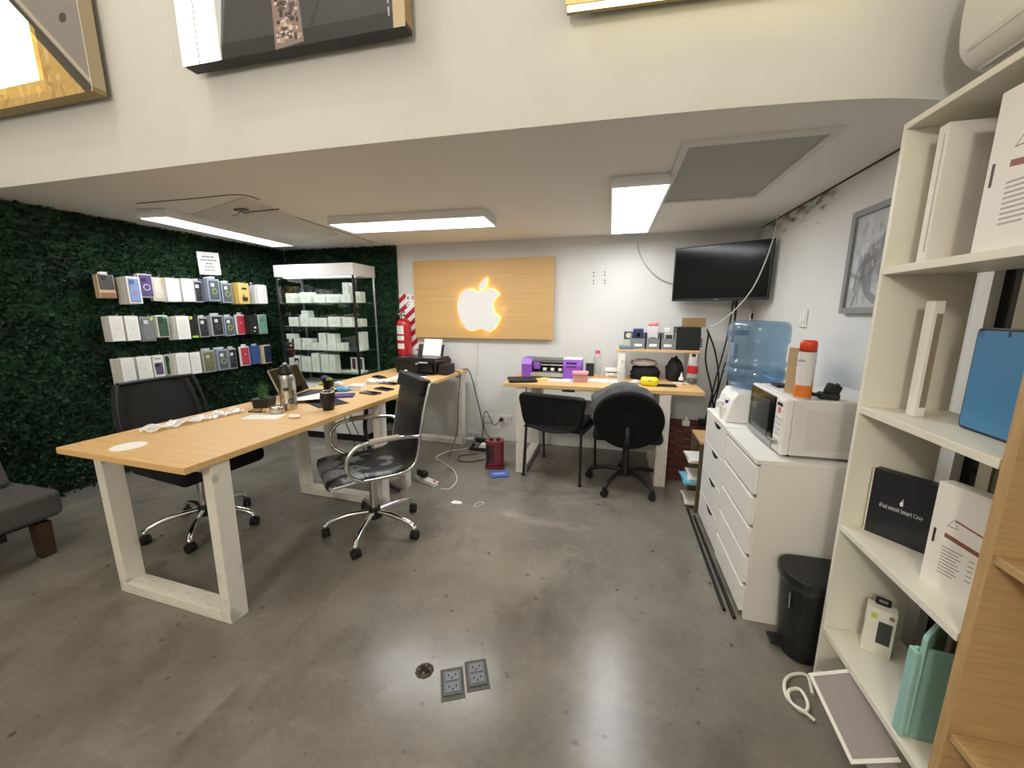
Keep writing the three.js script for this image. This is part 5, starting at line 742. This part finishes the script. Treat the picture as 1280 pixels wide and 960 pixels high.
{
  // slim white boxes
  let g = thing('slim_white_box', 'slim white box standing edge-on on the top bookcase shelf', 'box', [.83, SHY[0], -1.39]); part(g, 'carton', rb(.17, .355, .034, .002, 1), mt(0xeae6df, .55), [.085, .1775, 0]); part(g, 'seam', bx(.003, .3, .002), mt(0xbfb9b0, .6), [-.0005, .18, .008]);
  g = thing('slim_white_box', 'slim white box with open brown side on the second bookcase shelf', 'box', [.87, SHY[1], -1.385]); part(g, 'carton', rb(.026, .335, .034, .002, 1), mt(0xeae6df, .55), [.013, .168, 0]); part(g, 'open_side', bx(.014, .27, .002), mt(0x8d7f6a, .8), [.016, .165, .0172]);
  const boxFace = (o, l, h, t, m, side, sx) => { const b = part(o, 'carton', bx(l, h, t), side, [0, h / 2, -t / 2]); b.material = [side, side, side, side, m, side]; return b; };
  const wb = mt(0xeae6e1, .5), face = new THREE.MeshPhysicalMaterial({ map: tabletPrint, roughness: .5 });
  let o = thing('tablet_box', 'large white tablet box with line drawing on the top bookcase shelf', 'box', [.822, SHY[0], -1.115], -PI / 2); boxFace(o, .2, .345, .05, face, wb); part(o, 'slot_mark', bx(.006, .05, .001), mt(0x3a3432, .5), [-.085, .17, .0005]);
  let l;[o, l] = standing('tablet_box', 'white tablet box with red-brown line drawing on the third bookcase shelf', 'box', [1149, 722], [1218, 764], SHY[2], .3, .04); boxFace(o, l, .288, .04, face, wb); part(o, 'slot_mark', bx(.005, .04, .001), mt(0x3a3432, .5), [-l / 2 + .012, .14, .0005]);
  [o, l] = standing('tablet_case_box', 'black tablet case box with small white lettering on the third bookcase shelf', 'box', [1080, 662], [1160, 695], SHY[2], .2, .03);
  const bt = canvasTex(512, 420, (c, w, h) => { c.fillStyle = '#22252b'; c.fillRect(0, 0, w, h); c.fillStyle = '#e8e8ea'; c.font = '34px sans-serif'; c.textAlign = 'center'; c.fillText('iPad mini4 Smart Case', w / 2, 230); c.beginPath(); c.ellipse(w / 2, 172, 15, 16, 0, 0, 7); c.fill(); c.beginPath(); c.ellipse(w / 2 + 5, 148, 4, 8, .5, 0, 7); c.fill(); c.fillStyle = '#22252b'; c.beginPath(); c.arc(w / 2 + 18, 170, 8, 0, 7); c.fill(); });
  const bs = mt(0x22252b, .45); boxFace(o, l, .222, .035, new THREE.MeshPhysicalMaterial({ map: bt, roughness: .3 }), bs);
  part(o, 'sleeve_edge', bx(.004, .222, .036), mt(0xd6d2c4, .6), [-l / 2 - .002, .111, -.018]);
  // blue tablet case
  [o, l] = standing('tablet_case', 'blue backed tablet case with black bumper on the second bookcase shelf', 'tablet', [1197, 533], [1262, 556], SHY[1], .25, .012);
  const W2 = .19; part(o, 'bumper', ext(rrect(W2, .262, .014), .01, .002), mt(0x1d2233, .45), [-l / 2 + W2 / 2, .133, -.012]); part(o, 'back_plate', ext(rrect(W2 - .012, .25, .01), .0025, .0005), mt(0x3f86b8, .35), [-l / 2 + W2 / 2, .133, -.0005]); part(o, 'camera_cutout', rb(.018, .02, .003, .001, 1), M.black, [-l / 2 + .017, .25, .001]); part(o, 'clip', rb(.01, .014, .006, .002, 1), mt(0x1d2233, .45), [-l / 2 + W2 * .5, .252, 0]);
  // teal folio case
  o = thing('tablet_folio', 'teal tablet folio case standing half open on the lower bookcase shelf', 'tablet case', onY(1121, 917, SHY[3]).setY(SHY[3]).add(V(0, 0, 0)), 0);
  const teal = mt(0x97c3bd, .55);
  part(o, 'back_cover', ext(rrect(.18, .31, .014), .007, .002), teal, [.094 * .82, .158, -.06], [0, .75, 0]);
  const fc = part(o, 'front_cover', ext(rrect(.2, .265, .014), .007, .002), mt(0x8bb6ad, .55), [.103, .136, .0], [-.03, -.12, 0]);
  part(o, 'spine', rb(.012, .265, .03, .004), teal, [.004, .133, -.006]);
  // small hanging pack
  o = thing('earphone_pack', 'small white pack with black hang tab and phone photo on the lower shelf', 'pack', onY(1098, 818, SHY[3]).setY(SHY[3]).add(V(.0, 0, -.02)), -.5); part(o, 'carton', rb(.075, .165, .05, .002, 1), mt(0xe9e6da, .55), [0, .0825, 0]); part(o, 'phone_print', rb(.034, .08, .002, .0008, 1), mt(0x3c3d3c, .3), [.012, .085, .0252]); part(o, 'sticker', bx(.014, .018, .0015), mt(0xc9d25a, .5), [-.018, .14, .0254]); part(o, 'round_mark', cy(.007, .007, .0015, 14).clone().rotateX(PI / 2), mt(0x9a6b52, .5), [.024, .148, .0254]); part(o, 'hang_tab', ext((() => { const s = rrect(.04, .028, .008); s.holes.push(rrect(.022, .011, .004)); return s; })(), .002), M.black, [0, .179, -.01]); part(o, 'side_mark', bx(.0015, .034, .005), mt(0x444444, .5), [-.0378, .08, 0]);
}
// leaning white-framed panel and cord at the bookcase foot
{
  const A = onX(1010, 842, .7), C = onX(1031, 962, .683).setY(.012), Bp = V(.8, .186, A.z), u = Bp.clone().sub(A).normalize(), v = C.clone().sub(A); v.addScaledVector(u, -v.dot(u)); const hh = v.length(); v.normalize(); const n = u.clone().cross(v).normalize().multiplyScalar(-1);
  const o = thing('leaning_board', 'grey board in thin white frame leaning out of the bookcase foot', 'board', A.clone().addScaledVector(v, hh)); const wl = .125; o.quaternion.setFromRotationMatrix(new THREE.Matrix4().makeBasis(u, v.clone().multiplyScalar(-1), n));
  part(o, 'frame', J([G(bx(wl, .01, .014), [wl / 2, .005, 0]), G(bx(wl, .01, .014), [wl / 2, hh - .005, 0]), G(bx(.01, hh - .02, .014), [.005, hh / 2, 0])]), M.white);
  part(o, 'face', bx(wl - .01, hh - .02, .008), mt(0x938c8b, .4), [wl / 2 + .005, hh / 2, .001]);
  const F2 = (x, y, h = .006) => { const w = onY(x, y, h); return [w.x, h, w.z]; };
  solo('charging_cable', 'thick white cord looping on the floor at the bookcase foot', 'cord', tube([F2(1016, 868), F2(1009, 845), F2(992, 843), F2(981, 852, .012), F2(984, 872), F2(1004, 890), F2(1010, 880, .014), F2(1000, 862, .018), F2(986, 864, .018), F2(989, 878, .012), F2(1006, 890, .018), F2(1018, 900, .008)], .006, 100, 8), mt(0xe6e2d6, .45));
}
// ------------------------------------------------------------ floor sockets
for (const [c, l] of [[[-.518, -1.123], 'grey floor socket plate in the concrete beside the open floor hole'], [[-.442, -1.179], 'grey floor socket plate in the concrete, the one away from the hole']]) {
  const o = thing('floor_socket', l, 'socket', [c[0], 0, c[1]], 26 * D); part(o, 'mortar_edge', rb(.086, .002, .128, .0008, 1), mt(0x5f5d58, .9), [0, .001, 0]); part(o, 'plate', rb(.066, .006, .096, .002), mt(0x5d6468, .45), [0, .005, 0]);
  for (const s of [-1, 1]) { const k = part(o, 'socket', rb(.05, .003, .036, .001, 1), mt(0x6b7276, .4), [0, .009, s * .023]); for (const a of [-1, 0, 1]) part(k, 'pin_slot', bx(.005, .001, .009), M.black, [a * .013, .0017, a ? -.003 : .008]); }
}
{ const g = cy(.032, .036, .004, 9).clone(); const o = thing('floor_hole', 'small ragged dark hole patch in the concrete beside the floor sockets', 'hole', [-.643, 0, -1.145], .4); part(o, 'rim', g, mt(0x4b443c, .9), [0, .002, 0]); part(o, 'core', rb(.042, .003, .034, .0012, 1), mt(0x211d19, .9), [0, .005, 0]); part(o, 'grit', J([0, 1, 2, 3].map(i => G(new THREE.DodecahedronGeometry(.006, 0), [Math.cos(i * 1.7) * .02, .006, Math.sin(i * 1.7) * .016]))), mt(0x77706a, .9)); }
// ------------------------------------------------------------ light-box prints on the mezzanine wall
{
  const box = (x0, x1, y0, h, dep, off, draw, glow, label, strip) => {
    const z = edgeZ((x0 + x1) / 2), w = x1 - x0, o = thing('lightbox_print', label, 'light box', [(x0 + x1) / 2, y0, z + off], Math.atan2(-(edgeZ(x1) - edgeZ(x0)), w));
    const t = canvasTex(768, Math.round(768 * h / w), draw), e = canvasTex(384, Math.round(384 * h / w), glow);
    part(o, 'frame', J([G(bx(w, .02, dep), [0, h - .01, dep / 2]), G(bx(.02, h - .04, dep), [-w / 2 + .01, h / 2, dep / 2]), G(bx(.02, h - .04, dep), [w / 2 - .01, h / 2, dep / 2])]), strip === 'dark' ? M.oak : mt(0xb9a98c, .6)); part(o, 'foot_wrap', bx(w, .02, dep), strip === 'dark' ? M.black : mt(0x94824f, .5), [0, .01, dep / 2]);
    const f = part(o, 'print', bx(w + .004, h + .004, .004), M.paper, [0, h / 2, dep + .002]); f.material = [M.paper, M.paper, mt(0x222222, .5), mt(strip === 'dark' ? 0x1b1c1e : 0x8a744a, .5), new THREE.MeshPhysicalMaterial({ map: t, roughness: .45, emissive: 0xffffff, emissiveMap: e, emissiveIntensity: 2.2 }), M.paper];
    for (const s of [-1, 1]) part(o, 'standoff', bx(.04, .04, off), M.white, [s * w * .3, h * .5, -off / 2]);
    return o;
  };
  // centre: dark print with a circuit board, bright lamp band at one end
  const HB = .62;
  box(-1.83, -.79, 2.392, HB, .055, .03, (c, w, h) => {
    c.fillStyle = '#3c3d41'; c.fillRect(0, 0, w, h); c.fillStyle = '#1d1e20'; c.fillRect(0, h - 40, w, 40); c.strokeStyle = '#2c2d30'; c.lineWidth = 10; c.beginPath(); c.moveTo(w * .62, h - 40); c.lineTo(w * .72, h - 190); c.stroke();
    c.fillStyle = '#8d7a74'; c.beginPath(); c.moveTo(w * .455, h); c.lineTo(w * .585, h - 8); c.lineTo(w * .565, h - 260); c.lineTo(w * .46, h - 260); c.fill(); let s = 5; const R = () => (s = (s * 16807) % 2147483647) / 2147483647; for (let i = 0; i < 160; i++) { c.fillStyle = ['#d8c8c0', '#4a4040', '#b79c90', '#2a2626'][i % 4]; c.fillRect(w * (.465 + R() * .095), h - 20 - R() * 220, 4 + R() * 12, 3 + R() * 9); }
    c.fillStyle = '#f4f2ec'; c.fillRect(0, 0, w * .2, h); c.fillStyle = '#9aa0a4'; c.fillRect(w * .085, 0, 4, h); c.fillStyle = '#c8ccce'; c.beginPath(); c.moveTo(w * .2, h - 30); c.lineTo(w * .3, 0); c.lineTo(w * .2, 0); c.fill(); c.fillStyle = '#c9b894'; c.fillRect(w * .955, 0, w * .045, h);
    c.strokeStyle = '#b9bcc0'; c.lineWidth = 5; c.setLineDash([22, 8]); c.beginPath(); c.moveTo(w * .94, h - 30); c.lineTo(w * .925, 0); c.stroke();
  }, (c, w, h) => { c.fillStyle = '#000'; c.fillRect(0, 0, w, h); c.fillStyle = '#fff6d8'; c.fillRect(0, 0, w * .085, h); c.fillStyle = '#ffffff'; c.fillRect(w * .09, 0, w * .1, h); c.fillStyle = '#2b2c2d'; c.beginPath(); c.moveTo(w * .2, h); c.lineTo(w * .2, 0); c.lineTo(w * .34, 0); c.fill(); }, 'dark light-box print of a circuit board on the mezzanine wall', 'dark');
  // left: gold print with machine parts
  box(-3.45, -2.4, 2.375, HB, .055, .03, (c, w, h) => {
    c.fillStyle = '#c9a662'; c.fillRect(0, 0, w, h); let s = 9; const R = () => (s = (s * 16807) % 2147483647) / 2147483647; for (let i = 0; i < 500; i++) { c.fillStyle = ['#d9bb7c', '#b58f4d', '#c4a15c'][i % 3]; c.beginPath(); c.ellipse(R() * w, R() * h, 6 + R() * 26, 3 + R() * 8, R() * 3, 0, 7); c.fill(); }
    c.fillStyle = '#8c8480'; c.beginPath(); c.moveTo(w, h - 8); c.lineTo(w, 0); c.lineTo(w * .4, 0); c.fill(); c.strokeStyle = '#34322e'; c.lineWidth = 34; c.beginPath(); c.moveTo(w * .99, h); c.lineTo(w * .4, 0); c.stroke(); c.strokeStyle = '#b9b1a0'; c.lineWidth = 12; c.beginPath(); c.moveTo(w, h - 30); c.lineTo(w * .43, -20); c.stroke(); c.fillStyle = '#3c3838'; for (const [x, y] of [[.9, .5], [.84, .32], [.95, .3]]) { c.beginPath(); c.ellipse(w * x, h * y, 18, 14, 0, 0, 7); c.fill(); }
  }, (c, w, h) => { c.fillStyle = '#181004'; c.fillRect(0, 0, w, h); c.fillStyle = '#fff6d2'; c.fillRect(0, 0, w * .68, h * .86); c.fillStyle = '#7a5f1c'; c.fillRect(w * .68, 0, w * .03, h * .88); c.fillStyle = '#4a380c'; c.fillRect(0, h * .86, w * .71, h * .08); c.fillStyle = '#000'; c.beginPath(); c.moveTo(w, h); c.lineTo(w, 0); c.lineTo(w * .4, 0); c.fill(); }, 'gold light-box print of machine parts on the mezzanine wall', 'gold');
  // right: pale print with a bare light strip along its foot
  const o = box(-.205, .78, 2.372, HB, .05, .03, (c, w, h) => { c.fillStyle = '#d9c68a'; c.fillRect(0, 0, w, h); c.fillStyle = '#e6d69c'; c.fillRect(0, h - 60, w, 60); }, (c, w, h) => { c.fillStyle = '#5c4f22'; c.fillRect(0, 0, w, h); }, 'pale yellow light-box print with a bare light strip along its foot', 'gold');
  part(o, 'light_strip', bx(.98, .012, .012), new THREE.MeshPhysicalMaterial({ color: 0xffffff, emissive: 0xfff0b8, emissiveIntensity: 2.5, roughness: .5 }), [0, -.0065, .04]);
  const rl = new THREE.RectAreaLight(0xfff0b8, 1.2, .96, .012); rl.position.set(0, -.014, .04); rl.rotation.x = -PI / 2; rl.name = 'strip_light'; o.add(rl);
}
// air conditioner on the side wall
{
  const l = .82, o = thing('air_conditioner', 'white wall air conditioner with chrome trim above the bookcase', 'air conditioner', [XR, 2.05, -1.6]);
  const s = new THREE.Shape(); s.moveTo(0, .02); s.lineTo(-.1, 0); s.quadraticCurveTo(-.17, .0, -.19, .06); s.quadraticCurveTo(-.205, .15, -.19, .26); s.quadraticCurveTo(-.18, .3, -.14, .3); s.lineTo(0, .3); s.lineTo(0, .02);
  part(o, 'casing', ext(s, l, .008, 16).translate(-.009, .008, .008), mt(0xdcdad5, .25)); part(o, 'louver', rb(.075, .008, l - .1, .003), mt(0xb9b5ad, .35), [-.145, .006, l / 2], [0, 0, .35]); part(o, 'chrome_trim', rb(.008, .01, l - .06, .003), M.chrome, [-.2, .055, l / 2]);
}
// ------------------------------------------------------------ shadows for every mesh and lamp, then render
scene.traverse(o => { if (o.isMesh) { o.castShadow = true; o.receiveShadow = true; } if (o.isPointLight) { o.castShadow = true; o.shadow.bias = -.002; } });
renderer.render(scene, camera);
